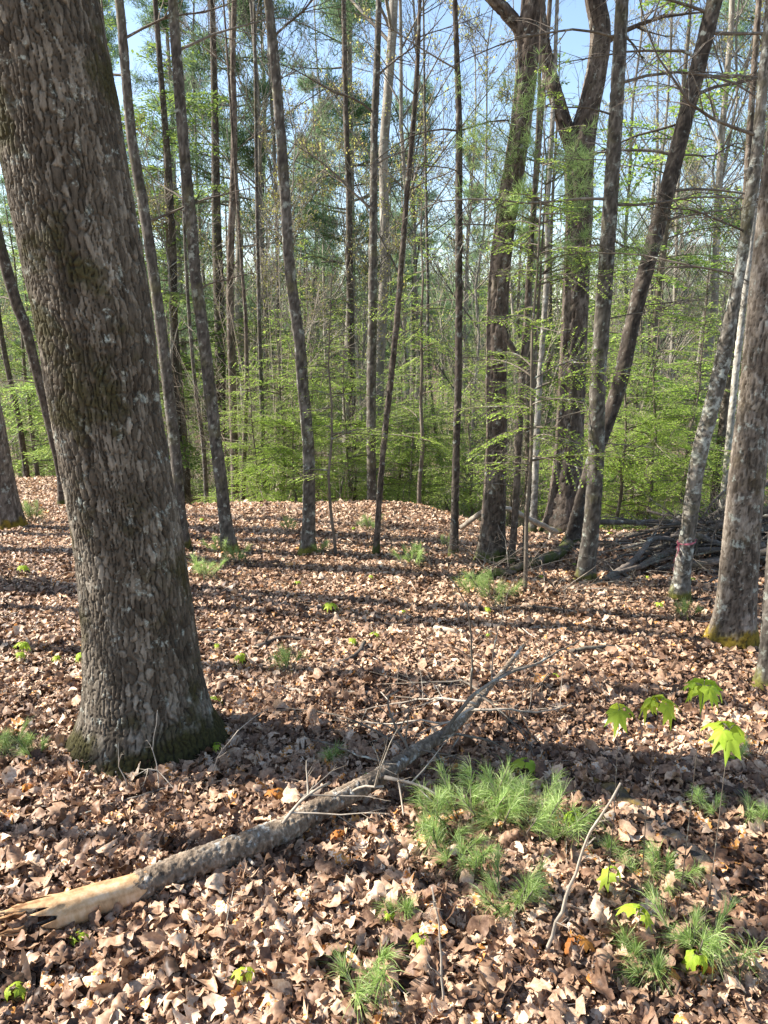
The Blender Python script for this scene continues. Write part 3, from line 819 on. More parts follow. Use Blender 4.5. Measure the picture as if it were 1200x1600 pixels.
place(h5, *atY(655, 10.6), 1.2, 'hemlock with long level bright sprays beyond the mound, left of the dark pole', GH)
def more(src, lst):
    for (px, Y, sc, rz, lab) in lst:
        X, Yy = atY(px, Y)
        copy_thing(src, (X, Yy, float(gz(X, Yy)) - .03), rz, sc, lab, GH)
more(h4, [(545, 12.6, 1.05, 1.9, 'bright hemlock over the crest behind the two thin trunks of the mound'),
          (465, 11.6, .72, 3.3, 'low vivid hemlock over the crest right behind the moss-footed trunk'),
          (640, 12.2, .8, 5.1, 'low vivid hemlock over the crest between the leaning trunk and the dark pole'),
          (400, 11.4, .7, 0.9, 'low vivid hemlock over the crest right of the grey leaning trunk'),
          (930, 11.0, .8, 4.0, 'lit hemlock tucked low behind the grey upright trunk')])
more(h3, [(1075, 11.5, 1.1, 3.6, 'bright hemlock behind the brush pile and the taped trunk'),
          (960, 9.4, .95, 1.3, 'vivid hemlock just behind the grey upright trunk and leaning dark trunk'),
          (1065, 9.2, .9, 5.3, 'vivid hemlock just behind the taped trunk'),
          (735, 11.5, .9, 2.5, 'vivid hemlock low between the dark pole and the stout ridged trunk'),
          (620, 13.0, 1.0, 0.4, 'hemlock low in the hollow behind the middle of the mound')])
more(h5, [(500, 14.5, 1.1, 3.0, 'tall lacy hemlock in the wood behind the moss-footed trunk'),
          (760, 13.0, 1.1, 5.0, 'tall lacy hemlock in the wood behind the stout ridged trunk'),
          (990, 12.5, 1.05, 2.2, 'tall lacy hemlock behind the leaning dark trunk')])

# ------------------------------------------------------------------ the wood beyond
rng = np.random.default_rng(5)
named = sorted([(8, 'the left frame edge'), (200, 'the big oak'), (360, 'the grey leaning trunk'), (482, 'the moss-footed trunk'), (588, 'the thin right-leaning trunk'),
                (708, 'the dark pole'), (770, 'the stout ridged trunk'), (885, 'the largest forked trunk'), (925, 'the grey upright trunk'), (1070, 'the taped trunk'), (1155, 'the thick mossy-footed trunk')])
def where(px):
    a = [n for x_, n in named if x_ <= px]; b = [n for x_, n in named if x_ > px]
    if not a: return 'left of the big oak'
    if not b: return 'behind ' + named[-1][1]
    if a[-1] == 'the left frame edge': return 'left of the big oak'
    return 'right of ' + a[-1]
LIT = [(-1.6, 12.0), (3.4, 9.6), (.55, 10.6), (-.6, 12.6), (3.1, 11.0), (4.7, 11.5), (.2, 13.0), (-1.25, 14.5), (1.8, 13.0), (4.2, 12.5), (-1.4, 11.6), (.4, 12.2), (-2.0, 11.4), (2.9, 9.4), (3.7, 9.2), (1.3, 11.5)]
def shaded(X, Y, w_):
    for a, b in LIT:
        t = (X - a) * -.956 + (Y - b) * .29
        if -.8 < t < 13 and abs((X - a) * .29 + (Y - b) * .956) < w_: return True
    return False
def scatter(protos, n, y0, y1, mind, kindtxt, group, pw=1.0, sc=(.8, 1.15), xmul=.62, seed=0, weights=None, shade=0):
    r = np.random.default_rng(seed); pts = []; tries = 0
    while len(pts) < n and tries < 6000:
        tries += 1
        Y = y0 + (y1 - y0) * r.random() ** pw
        X = r.uniform(-1, 1) * (xmul * Y + 1.5)
        e = 9.8 + 3.3 * float(sst(3.5, 5.2, -X))
        if Y < e + .8: continue
        if any((X - a) ** 2 + (Y - b) ** 2 < mind * mind for a, b in pts): continue
        pts.append((X, Y))
    for X, Y in pts:
        if shade and shaded(X, Y, shade): continue
        if not shade and X < -4 and Y < 24 and r.random() < .55: continue
        k = r.choice(len(protos), p=weights)
        p = np.array([X, Y, float(gz(X, Y))])
        px = 600 + FPX * X / depth(p)
        txt = kindtxt[k] if isinstance(kindtxt, list) else kindtxt
        dw = ', close by, ' if Y < 19 else ', ' if Y < 32 else ', far back, ' if Y < 46 else ', farthest, '
        copy_thing(protos[k], (X, Y, p[2] - .05), r.uniform(0, 2 * PI), r.uniform(*sc), txt + dw + where(px), group)
scatter(B_, 118, 14.5, 62, 1.1, ['tall grey bare tree beyond the clearing', 'slim bare tree with opening buds', 'thick bare tree with sparse buds', 'young bare tree with budding crown',
        'spindly bare budding sapling', 'slim yellow-green budding tree'], 'bare trees in the wood beyond the clearing', 1.15, seed=1, weights=[.14, .14, .10, .22, .26, .14])
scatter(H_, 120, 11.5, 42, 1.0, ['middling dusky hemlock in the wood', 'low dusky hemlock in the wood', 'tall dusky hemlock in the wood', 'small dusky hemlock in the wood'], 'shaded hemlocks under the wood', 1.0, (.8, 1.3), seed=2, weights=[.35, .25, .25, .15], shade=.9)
scatter(Pn_, 9, 26, 62, 5, 'tall white pine', 'tall white pines in the wood', .8, (.8, 1.05), seed=3, shade=1.5)
def shrub(seed, H):
    rg = np.random.default_rng(seed); t = thing('leafless_shrub', (0, 0, -60), 'x', 'shrub')
    n_ = 9; az = rg.uniform(0, 2 * PI, n_)
    S = np.stack([.15 * np.cos(az), .15 * np.sin(az), az * 0 - .1], -1)
    out = grow(rg, S, np.stack([np.cos(az) * .3, np.sin(az) * .3, az * 0 + 1], -1), rg.uniform(.5, 1, n_) * H, np.full(n_, .011), [(9, .4, 38, 4), (7, .45, 38, 3)], n=6, up=.1, wander=.14)
    for i in range(len(out)): out[i] = (out[i][0], np.maximum(out[i][1], .0022), out[i][2])
    k1 = addgrow(MB(), out[:1], rg).build('trunk', M['twig_pale'], t); k2 = addgrow(MB(), out[1:], rg).build('crown', M['twig_pale'], t)
    return finish(t, [k1, k2])
Sh_ = [shrub(131, 3.2), shrub(132, 4.4)]
scatter(Sh_, 44, 11.5, 26, .9, ['pale leafless shrub', 'tall pale leafless shrub'], 'leafless shrubs under the wood', 1.0, (.8, 1.25), seed=4)
place(Sh_[0], 4.9, 12.2, 0, 'pale leafless shrub just behind the brush pile', 'leafless shrubs under the wood'); place(Sh_[1], -2.2, 13.6, 0, 'tall pale leafless shrub just over the crest behind the grey leaning trunk', 'leafless shrubs under the wood')
for (px, Y, k, sc, rz, lab) in [(545, 23, 0, 1.0, 1, 'tall white pine whose crown stands against the sky beside the double-topped trunk'), (385, 22, 1, 1.0, 2, 'tall white pine with crown behind the gap left of the moss-footed trunk'),
        (1150, 22, 2, .95, 3, 'tall white pine whose boughs show behind the leaning dark trunk'), (1230, 24, 1, .95, 4, 'white pine at the far right behind the thick mossy-footed trunk'), (640, 38, 2, .9, 5, 'white pine deep in the wood behind the thin right-leaning trunk')]:
    X, Yy = atY(px, Y)
    copy_thing(Pn_[k], (X, Yy, float(gz(X, Yy)) - .1), rz, sc, lab, 'tall white pines in the wood')
# the one of each kind stands in the wood too
for i, (t, X, Y, lab) in enumerate([(B_[0], -9, 22, 'tall grey bare tree in the wood left of the big oak'), (B_[1], 6.5, 20, 'slim budding tree in the wood behind the taped trunk'), (B_[2], -4.2, 26, 'thick budding tree in the wood between the big oak and the grey leaning trunk'),
        (B_[3], 1.9, 17, 'young budding tree in the wood behind the dark pole'), (B_[4], -1.4, 15, 'spindly bare sapling behind the moss-footed trunk'), (B_[5], 7.8, 16, 'slim yellow-green budding tree behind the thick mossy-footed trunk'),
        (H_[0], -6.6, 15.5, 'dusky hemlock at the left beyond the crooked leaning trunk'), (H_[1], .8, 14.5, 'low dusky hemlock behind the thin right-leaning trunk'), (H_[2], 3.4, 19, 'tall dusky hemlock behind the largest forked trunk'),
        (H_[3], -2.9, 13.4, 'small dusky hemlock behind the grey leaning trunk'), (Pn_[0], -8, 30, 'tall white pine in the wood left of the big oak'), (Pn_[1], 15, 40, 'tall white pine in the wood behind the thick mossy-footed trunk'),
        (Pn_[2], -20, 44, 'tall white pine far to the left of the big oak')]):
    place(t, X, Y, i * 1.3, lab, ['bare trees in the wood beyond the clearing', 'shaded hemlocks under the wood', 'tall white pines in the wood'][0 if i < 6 else 1 if i < 10 else 2], -.05)
# trees outside the left of the frame that throw the streaky shade
for i, (qx, qy, dist, k, sc) in enumerate([(500, 884, 7.5, 2, 1.0), (480, 905, 8.5, 0, 1.2), (450, 985, 7.0, 0, 1.1), (620, 940, 8.8, 2, .8), (980, 1032, 8.2, 2, .9), (560, 1055, 7.6, 0, .9),
        (340, 840, 8.5, 2, .8), (1120, 1160, 8.0, 0, .8), (140, 1290, 5.6, 3, .9), (120, 1480, 6.2, 1, .9)]):
    p = G(qx, qy); X = p[0] - .956 * dist; Y = p[1] + .29 * dist
    copy_thing(B_[k], (X, Y, float(gz(X, Y)) - .05), i * 1.1, sc, 'bare tree standing left of the clearing outside the frame', 'bare trees left of the clearing')

# far hillside wood: one mass nobody could count
rng = np.random.default_rng(8)
mb = MB()
n = 1500
Y = rng.uniform(62, 185, n); X = rng.uniform(-1, 1, n) * (Y * .66 + 5)
Z = gz(X, Y)
H = rng.uniform(9, 16, n)
tt = np.linspace(0, 1, 4)
P = np.stack([X[:, None] + rng.normal(0, .3, (n, 4)), Y[:, None] + np.zeros((n, 4)), Z[:, None] + H[:, None] * tt], -1)
mb.tubes(P, .15 * (1 - .8 * tt)[None] * rng.uniform(.6, 1.4, (n, 1)), 4, a=rng.uniform(0, 1, n), cap=False)
az = rng.uniform(0, 2 * PI, n * 9); j = np.repeat(np.arange(n), 9); f = rng.uniform(.3, 1, n * 9)
S = P[j, 0] + (P[j, 3] - P[j, 0]) * f[:, None]
out = grow(rng, S, np.stack([np.cos(az), np.sin(az), rng.uniform(.6, 1.8, len(az))], -1), rng.uniform(1.5, 3.5, len(az)), np.full(len(az), .035), [(3, .5, 40, 3)], n=3, up=.3)
addgrow(mb, out, rng)
tag(mb.build('distant_woods', M['far']), 'mass of bare grey trees covering the far hillside', 'woods', kind='stuff')
mb = None
c = S + rng.normal(0, 1.0, S.shape)
c = np.repeat(c, 12, 0) + rng.normal(0, .9, (len(c) * 12, 3))
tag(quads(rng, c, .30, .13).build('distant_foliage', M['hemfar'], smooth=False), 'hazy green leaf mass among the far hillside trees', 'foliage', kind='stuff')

# ------------------------------------------------------------------ leaf litter
def leaf_template(kind, hi):
    t = np.linspace(0, 1, 9) if hi else np.array([0, .25, .5, .78, 1.0])
    k = len(t)
    if kind == 0: w_ = np.sin(np.clip(t, .04, .96) * PI) ** .75 * .30
    elif kind == 1: w_ = np.array([.04, .15, .08, .29, .13, .38, .17, .25, .04]) if hi else np.array([.06, .24, .2, .33, .08])
    elif kind == 2: w_ = np.array([.08, .38, .20, .50, .20, .32, .11, .15, .02]) if hi else np.array([.12, .44, .28, .22, .03])
    else: w_ = np.sin(np.clip(t, .03, .97) ** .7 * PI) ** .8 * .40
    cols = np.array([-1, -.5, 0, .5, 1]) if hi else np.array([-1, 0, 1])
    T = np.zeros((k, len(cols), 2)); T[:, :, 0] = t[:, None] - .5 + .10 * np.abs(cols)[None] * np.sin(t * PI)[:, None]
    T[:, :, 1] = w_[:, None] * cols
    idx = np.arange(k * len(cols)).reshape(k, len(cols))
    q = np.stack([idx[:-1, :-1], idx[:-1, 1:], idx[1:, 1:], idx[1:, :-1]], -1).reshape(-1, 4)
    return T.reshape(-1, 2), q

def litter(rng, pos, L, hi, tone, lift=.03, tilt=.36):
    mb = MB(); kinds = rng.choice(4, len(pos), p=[.18, .34, .30, .18])
    for kd in range(4):
        m = kinds == kd; n = int(m.sum())
        if n == 0: continue
        T, q = leaf_template(kd, hi); k = len(T)
        l = L[m][:, None]; wd = rng.uniform(.65, 1.2, (n, 1))
        X = T[None, :, 0] * l + rng.normal(0, .02, (n, k)) * l; Yl = T[None, :, 1] * l * wd + rng.normal(0, .015, (n, k)) * l
        c1 = rng.normal(.0, 1.1, (n, 1)); c1 = c1 + np.sign(c1) * .3; c2 = rng.normal(0, .7, (n, 1)); tw = rng.normal(0, 1.1, (n, 1))
        Yn = Yl / l
        ph = rng.uniform(0, 6, (n, 1)); ph2 = rng.uniform(0, 6, (n, 1)); fr = rng.uniform(5, 11, (n, 1))
        crumple = .05 * np.sin(T[None, :, 0] * fr + ph) * np.sin(T[None, :, 1] * fr * 1.3 + ph2) + .025 * np.sin(T[None, :, 0] * fr * 2.3 + ph2)
        rib = -.03 * np.exp(-(T[None, :, 1] / .08) ** 2)
        Z = l * (c1 * Yn ** 2 + c2 * T[None, :, 0] ** 2 + tw * T[None, :, 0] * Yn + crumple * 1.6 + rib + rng.normal(0, .02, (n, k)))
        roll = np.clip(np.abs(c1) * .35, 0, 1.2)
        Yl = Yl * (1 - .30 * roll * np.abs(np.broadcast_to(T[None, :, 1] / .4, Yl.shape)))
        V = np.stack([X, Yl, Z], -1)
        ax_ = rng.normal(0, tilt, n); ay_ = rng.normal(0, tilt, n); az_ = rng.uniform(0, 2 * PI, n)
        ca, sa = np.cos(ax_)[:, None], np.sin(ax_)[:, None]
        V = np.stack([V[..., 0], V[..., 1] * ca - V[..., 2] * sa, V[..., 1] * sa + V[..., 2] * ca], -1)
        ca, sa = np.cos(ay_)[:, None], np.sin(ay_)[:, None]
        V = np.stack([V[..., 0] * ca + V[..., 2] * sa, V[..., 1], -V[..., 0] * sa + V[..., 2] * ca], -1)
        ca, sa = np.cos(az_)[:, None], np.sin(az_)[:, None]
        V = np.stack([V[..., 0] * ca - V[..., 1] * sa, V[..., 0] * sa + V[..., 1] * ca, V[..., 2]], -1)
        zmin = V[..., 2].min(1)
        o = pos[m].copy()
        o[:, 2] += -zmin * .75 + rng.uniform(0, lift, n) - .006
        V = V + o[:, None]
        Q = (q[None] + (np.arange(n) * k)[:, None, None]).reshape(-1, 4)
        mb.add(V, Q, a=np.repeat(tone[m], k))
    return mb

def field(rng, n, y0, y1, pw, dens):
    Y = rng.uniform(y0, y1, n); X = rng.uniform(-1, 1, n) * (.60 * Y + 1.0)
    keep = rng.random(n) < (.60 * Y + 1.0) / (.60 * y1 + 1.0) * (y0 / Y) ** pw
    X, Y = X[keep], Y[keep]
    return np.stack([X, Y, gz(X, Y)], -1)

def tones(rng, pos):
    n = len(pos)
    a = .47 + .14 * fbm(pos[:, 0] * 1.7, pos[:, 1] * 1.7, o=2, seed=77) + .12 * sst(6.5, 8.5, pos[:, 1]) + rng.normal(0, .25, n)
    a = np.clip(a, 0, .93)
    return np.where(rng.random(n) < .025, rng.uniform(.96, 1, n), a)

rng = np.random.default_rng(21)
p1 = field(rng, 105000, .9, 3.7, .2, 1)
l1 = np.clip(np.exp(rng.normal(math.log(.038), .42, len(p1))), .012, .09)
tag(litter(rng, p1, l1, True, tones(rng, p1), .035).build('leaf_litter', M['litter']), 'brown curled fallen leaves covering the ground nearest the camera', 'fallen leaves', kind='stuff')
p2 = field(rng, 420000, 3.7, 11.2, 1.0, 1)
l2 = np.clip(np.exp(rng.normal(math.log(.035), .33, len(p2))), .018, .085)
tag(litter(rng, p2, l2, False, tones(rng, p2), .03, .34).build('leaf_litter', M['litter']), 'brown fallen leaves carpeting the clearing up to the mound', 'fallen leaves', kind='stuff')
p4 = np.stack([rng.uniform(-9.5, -2.4, 26000), rng.uniform(9.6, 15.5, 26000)], -1)
p4 = np.concatenate([p4, gz(p4[:, 0], p4[:, 1])[:, None]], 1)
tag(litter(rng, p4, np.clip(np.exp(rng.normal(math.log(.045), .33, len(p4))), .02, .09), False, tones(rng, p4), .03, .34).build('leaf_litter', M['litter']), 'brown fallen leaves on the far left slope beyond the big oak', 'fallen leaves', kind='stuff')
# small fallen twigs among the leaves
n = 1400
p3 = field(rng, 5200, 1.0, 10, .8, 1)[:n]
az = rng.uniform(0, 2 * PI, len(p3)); L3 = rng.uniform(.04, .22, len(p3))
d3 = np.stack([np.cos(az), np.sin(az), rng.normal(0, .12, len(p3))], -1)
s_ = np.linspace(-.5, .5, 4)
P3 = p3[:, None] + np.array([0, 0, .025]) + d3[:, None] * (L3[:, None] * s_)[..., None] + rng.normal(0, .004, (len(p3), 4, 3))
tag(MB().tubes(P3, np.tile([[.0022, .002, .0016, .001]], (len(p3), 1)) * rng.uniform(.6, 1.8, (len(p3), 1)), 4, a=rng.uniform(0, 1, len(p3))).build('twig_litter', M['twig_pale']),
    'short pale dead twigs strewn over the leaves', 'twigs', kind='stuff')

# ------------------------------------------------------------------ the fallen tree in the foreground
rng = np.random.default_rng(33)
lp = [(208, 1390, 50, .055), (260, 1366, 47, .06), (310, 1347, 45, .065), (360, 1329, 43, .07), (430, 1303, 41, .075), (500, 1264, 36, .085), (560, 1232, 32, .10), (600, 1208, 27, .11),
      (650, 1174, 23, .13), (700, 1142, 19, .15), (730, 1114, 16, .165), (757, 1082, 12, .18), (788, 1046, 8, .19), (818, 1008, 5, .24)]
LP = np.array([G(a, b, h) for a, b, w_, h in lp]); LR = np.array([w_ * depth(p) / FPX / 2 * .94 for (a, b, w_, h), p in zip(lp, LP)])
base = LP[0].copy(); base[2] = gz(base[0], base[1])
logt = thing('fallen_tree', base, 'fallen young tree lying across the foreground with a splintered bare left end', 'fallen tree')
s = np.concatenate([[0], np.cumsum(np.linalg.norm(np.diff(LP, axis=0), axis=1))])
sv = np.arange(0, s[-1], .0035)
C3 = np.stack([hermite(s, LP[:, k], sv) for k in range(3)], -1)
C3 += .0025 * np.stack([vn(sv * 9, sv * 0, seed=1), vn(sv * 9, sv * 0, seed=2), vn(sv * 9, sv * 0, seed=3)], -1)
rr = np.interp(sv, s, LR)
def rough_tube(C3, rr, seg, amp, fr, seed, jag0=0):
    T = unit(np.gradient(C3, axis=0)); U = unit(np.cross(T, np.array([0, 0, 1.0]))); W = np.cross(U, T)
    th = np.arange(seg) / seg * 2 * PI; TH, I = np.meshgrid(th, np.arange(len(C3)))
    base_p = C3[:, None] + rr[:, None, None] * (np.cos(TH)[..., None] * U[:, None] + np.sin(TH)[..., None] * W[:, None])
    nzs = fbm(base_p[..., 0] * fr, base_p[..., 1] * fr, base_p[..., 2] * fr, 3, seed)
    RR = rr[:, None] * (1 + amp * nzs)
    V = C3[:, None] + RR[..., None] * (np.cos(TH)[..., None] * U[:, None] + np.sin(TH)[..., None] * W[:, None])
    if jag0:
        jj = np.exp(-np.arange(len(C3)) / 6.0)[:, None] * jag0 * fbm(np.cos(TH) * 3, np.sin(TH) * 3, None, 2, seed + 3)
        V = V + jj[..., None] * T[0]
    idx = np.arange(V.shape[0] * seg).reshape(-1, seg)
    q = np.stack([idx[:-1], np.roll(idx[:-1], -1, 1), np.roll(idx[1:], -1, 1), idx[1:]], -1).reshape(-1, 4)
    return MB().add(V, q, a=.5 + .5 * nzs.ravel() * .8), U, W, T
mbk, U_, W_, T_ = rough_tube(C3, rr, 72, .11, 80, 7, .03)
mbk.build('trunk', M['logbark'], logt, origin=base)
bp = [(22, 1441, 55, .05), (62, 1432, 56, .05), (110, 1420, 55, .05), (150, 1408, 52, .052), (208, 1390, 47, .055), (232, 1379, 43, .056)]
BP = np.array([G(a, b, h) for a, b, w_, h in bp]); BRd = np.array([w_ * depth(p) / FPX / 2 for (a, b, w_, h), p in zip(bp, BP)])
s2 = np.concatenate([[0], np.cumsum(np.linalg.norm(np.diff(BP, axis=0), axis=1))]); sv2 = np.arange(0, s2[-1], .004)
Cb = np.stack([hermite(s2, BP[:, k], sv2) for k in range(3)], -1); rb = np.interp(sv2, s2, BRd)
T = unit(np.gradient(Cb, axis=0)); U = unit(np.cross(T, np.array([0, 0, 1.0]))); W = np.cross(U, T)
seg = 36; th = np.arange(seg) / seg * 2 * PI
TH, I = np.meshgrid(th, sv2)
RR = rb[:, None] * (1 + .05 * fbm(np.cos(TH) * 2.5, np.sin(TH) * 2.5, I * 8, 3, 4))
jag = np.exp(-I / .06) * .10 * (fbm(np.cos(TH) * 4, np.sin(TH) * 4, None, 3, 9) + .55 * (np.sin(TH + .4) > .1))
V = Cb[:, None] + RR[..., None] * (np.cos(TH)[..., None] * U[:, None] + np.sin(TH)[..., None] * W[:, None]) + jag[..., None] * T[0]
idx = np.arange(V.shape[0] * seg).reshape(-1, seg)
q = np.stack([idx[:-1], np.roll(idx[:-1], -1, 1), np.roll(idx[1:], -1, 1), idx[1:]], -1).reshape(-1, 4)
Vin = Cb[:, None] + (RR * .62)[..., None] * (np.cos(TH)[..., None] * U[:, None] + np.sin(TH)[..., None] * W[:, None]) + jag[..., None] * T[0] * .8
mb = MB().add(V, q, a=.5 + .45 * (fbm(np.cos(TH) * 7, np.sin(TH) * 7, I * 5, 3, 5) + .5 * fbm(np.cos(TH) * 1.5, np.sin(TH) * 1.5, I * 9, 2, 6)).ravel())
mb.build('bare_wood', M['wood'], logt, origin=base)
mb = MB().add(Vin, q[:, ::-1], a=.1); mb.build('hollow', M['dead'], logt, origin=base)
# long splinters of the broken end
ax0 = -T[0]; sp = MB()
for k in range(26):
    a = rng.uniform(0, 2 * PI) if k > 9 else rng.uniform(PI * 1.05, PI * 1.95)
    rad = rb[0] * rng.uniform(.45, .98)
    p0 = Cb[8] + rad * (math.cos(a) * U[0] + math.sin(a) * W[0])
    Ls = rng.uniform(.04, .10) if k > 9 else rng.uniform(.08, .16)
    d = unit(ax0 + rng.normal(0, .06, 3))
    n_ = 5; tt_ = np.linspace(0, 1, n_)
    P = p0 + d * (Ls * tt_)[:, None] + rng.normal(0, .002, (n_, 3))
    sp.tubes(P, rng.uniform(.005, .011) * (1 - .85 * tt_ ** 1.5), 4, a=rng.uniform(.1, .9))
sp.build('splinters', M['wood'], logt, smooth=False, origin=base)
# pale broken stubs sticking out of the log
for (a, b, dx, dy, L) in [(520, 1262, -10, 14, .03), (566, 1238, 12, 12, .035), (336, 1336, -6, -12, .02), (432, 1314, -14, 6, .03), (388, 1342, 16, 17, .045), (271, 1371, 4, 1, .012)]:
    p = G(a, b, .05); p2 = G(a + dx, b + dy, .05)
    d = unit(p2 - p) + np.array([0, -.2, .25]); P = np.array([p, p + unit(d) * L * .5, p + unit(d) * L])
    MB().tubes(P, np.array([.006, .0055, .0045]), 8, a=.95).build('branch_stub', M['twig_pale'], logt, origin=base)
# branches of the fallen tree
def pxbranch(pts, r0, r1, mat, name, parent, origin, twigs=0, sd=0, seg=6, tl=.35):
    rg = np.random.default_rng(sd + 900)
    P = np.array([PL(a, b, h[0]) if isinstance(h, tuple) else G(a, b, h) for a, b, h in pts])
    s = np.concatenate([[0], np.cumsum(np.linalg.norm(np.diff(P, axis=0), axis=1))]); sv = np.linspace(0, s[-1], max(6, int(s[-1] / .04)))
    Cc = np.stack([hermite(s, P[:, k], sv) for k in range(3)], -1) + rg.normal(0, .0022, (len(sv), 3))
    rr = np.interp(sv, [0, s[-1]], [r0, r1])
    mb = MB().tubes(Cc, rr * (1 + .12 * vn(sv * 40, sv * 0, seed=sd)), seg, a=.5)
    if twigs:
        i = rg.integers(1, len(Cc) - 1, twigs)
        Tt = unit(np.gradient(Cc, axis=0))[i]
        D = unit(Tt * .8 + unit(rg.normal(0, 1, (twigs, 3)) * np.array([1, 1, .5])) * .8)
        addgrow(mb, grow(rg, Cc[i], D, rg.uniform(.3, 1, twigs) * tl, np.full(twigs, max(r1, .0022)), [(3, .5, 40, 4)], n=5, up=.0, wander=.12), rg)
    return mb.build(name, mat, parent, origin=origin)
BRN = [([(690, 1153, .15), (728, 1098, .30), (770, 1065, .36), (840, 1035, .36), (905, 1000, .3)], .007, .002, 'twig', 6),
       ([(745, 1100, .2), (720, 1095, .22), (660, 1092, .15), (610, 1100, .08), (560, 1112, .04)], .005, .0015, 'twig_pale', 5),
       ([(640, 1178, .14), (628, 1150, .2), (612, 1120, .28), (605, 1090, .34), (622, 1078, .38)], .005, .0025, 'twig', 3),
       ([(760, 1085, .2), (720, 1065, .2), (660, 1068, .18), (600, 1068, .12)], .005, .0015, 'twig', 5),
       ([(690, 1152, .16), (720, 1148, .2), (770, 1160, .16), (810, 1185, .08), (840, 1215, .03)], .005, .0016, 'twig', 4),
       ([(672, 1168, .13), (690, 1190, .06), (705, 1218, .03), (722, 1240, .02)], .006, .002, 'twig', 3),
       ([(735, 1110, .18), (780, 1108, .18), (830, 1112, .14), (870, 1108, .1), (895, 1098, .08)], .005, .0015, 'twig_pale', 5),
       ([(740, 1105, .2), (700, 1128, .2), (655, 1125, .14), (610, 1132, .08), (570, 1126, .04)], .005, .0015, 'twig_pale', 4),
       ([(600, 1215, .12), (640, 1222, .12), (675, 1238, .1), (702, 1254, .07)], .006, .003, 'twig_pale', 1),
       ([(548, 1240, .10), (566, 1228, .16), (600, 1230, .17)], .004, .003, 'twig_pale', 0),
       ([(442, 1286, .12), (462, 1262, .17), (486, 1240, .22), (514, 1222, .24)], .0045, .003, 'twig_pale', 2),
       ([(770, 1065, .22), (800, 1045, .24), (850, 1040, .22), (900, 1050, .16)], .004, .0012, 'twig', 5),
       ([(735, 1085, .2), (737, 1030, .38), (735, 980, .55), (725, 935, .68), (705, 905, .78), (690, 885, .85)], .0045, .0015, 'twig', 0),
       ([(770, 1065, .2), (771, 1020, .33), (785, 960, .5), (800, 905, .64)], .003, .001, 'twig', 0),
       ([(655, 1172, .14), (700, 1180, .15), (745, 1205, .1), (770, 1235, .05)], .004, .0012, 'twig', 4),
       ([(755, 1090, .2), (790, 1120, .16), (820, 1150, .1), (835, 1185, .05)], .004, .0012, 'twig', 4),
       ([(640, 1180, .15), (600, 1150, .13), (540, 1122, .1), (470, 1108, .07), (420, 1106, .04)], .005, .0015, 'twig', 5),
       ([(625, 1195, .13), (560, 1180, .1), (510, 1160, .07), (470, 1152, .04)], .004, .0012, 'twig', 4)]
for i, (pp, r0, r1, mt, tw) in enumerate(BRN):
    pxbranch(pp, r0 * 1.25, r1 * 1.4, M[mt], 'branch', logt, base, tw + 2, i)

# ------------------------------------------------------------------ other branches and logs on the ground
def ground_piece(name, pts, r0, r1, mat, label, cat, group=None, twigs=0, sd=0, seg=8, tl=.3):
    P0 = G(pts[0][0], pts[0][1]); P0[2] = gz(P0[0], P0[1])
    o = pxbranch(pts, r0, r1, M[mat], name, None, P0, twigs, sd, seg, tl)
    return tag(o, label, cat, group)
GB = 'dead branches lying on the leaves'
ground_piece('fallen_branch', [(-20, 1330, .02), (60, 1300, .025), (130, 1272, .03), (210, 1246, .035), (290, 1226, .035), (345, 1220, .03), (408, 1218, .03)], .008, .0025, 'twig', 'long thin branch curving past the front of the big oak foot', 'branch', GB, 4, 61, tl=.15)
ground_piece('fallen_branch', [(352, 1058, .01), (400, 1066, .02), (450, 1078, .02), (520, 1083, .02), (580, 1083, .01)], .018, .012, 'twig_pale', 'pale barkless branch half sunk in leaves right of the big oak', 'branch', GB, 0, 62)
ground_piece('fallen_branch', [(402, 1012, .02), (430, 1000, .03), (452, 997, .03), (500, 1003, .02)], .018, .010, 'dead', 'short grey branch with a bent middle lying before the leafy mound', 'branch', GB, 1, 63)
ground_piece('fallen_branch', [(524, 1040, .02), (552, 1026, .03), (570, 1004, .05)], .016, .014, 'dead', 'stubby dark branch piece with a raised pale end in mid clearing', 'branch', GB, 0, 64)
ground_piece('fallen_branch', [(312, 988, .02), (360, 984, .02), (420, 992, .02)], .012, .008, 'dead', 'thin dark branch emerging behind the right side of the big oak', 'branch', GB, 0, 65)
ground_piece('fallen_branch', [(783, 792, (7.0,)), (800, 797, (7.1,)), (830, 812, (7.3,)), (870, 832, (7.5,))], .022, .03, 'twig_pale', 'bleached branch propped on the foot of the largest forked trunk', 'branch', GB, 1, 66)
ground_piece('fallen_branch', [(722, 824, (7.6,)), (745, 806, (7.4,)), (768, 792, (7.2,))], .03, .03, 'twig_pale', 'bleached pole leaning behind the stout ridged trunk', 'branch', GB, 0, 67)
ground_piece('fallen_branch', [(680, 982, .02), (700, 984, .03), (726, 988, .02)], .02, .014, 'twig_pale', 'short pale stick in the leaves right of mid clearing', 'branch', GB, 0, 68)
ground_piece('fallen_branch', [(905, 958, .02), (860, 950, .03), (800, 948, .02), (782, 972, .02)], .008, .004, 'twig', 'thin crooked branch on the leaves before the grey upright trunk', 'branch', GB, 2, 69)
ground_piece('fallen_branch', [(890, 1018, .03), (930, 1012, .05), (975, 1010, .02)], .014, .008, 'dead', 'dark branch in the streak of shade left of the thick mossy-footed trunk', 'branch', GB, 2, 70)
mq = np.array([G(a_, b_, h_) for a_, b_, h_ in [(880, 1190, -.01), (930, 1222, .01), (980, 1256, .012), (1035, 1300, .01), (1090, 1352, 0), (1130, 1392, -.03)]])
sq = np.concatenate([[0], np.cumsum(np.linalg.norm(np.diff(mq, axis=0), axis=1))]); svq = np.arange(0, sq[-1], .006)
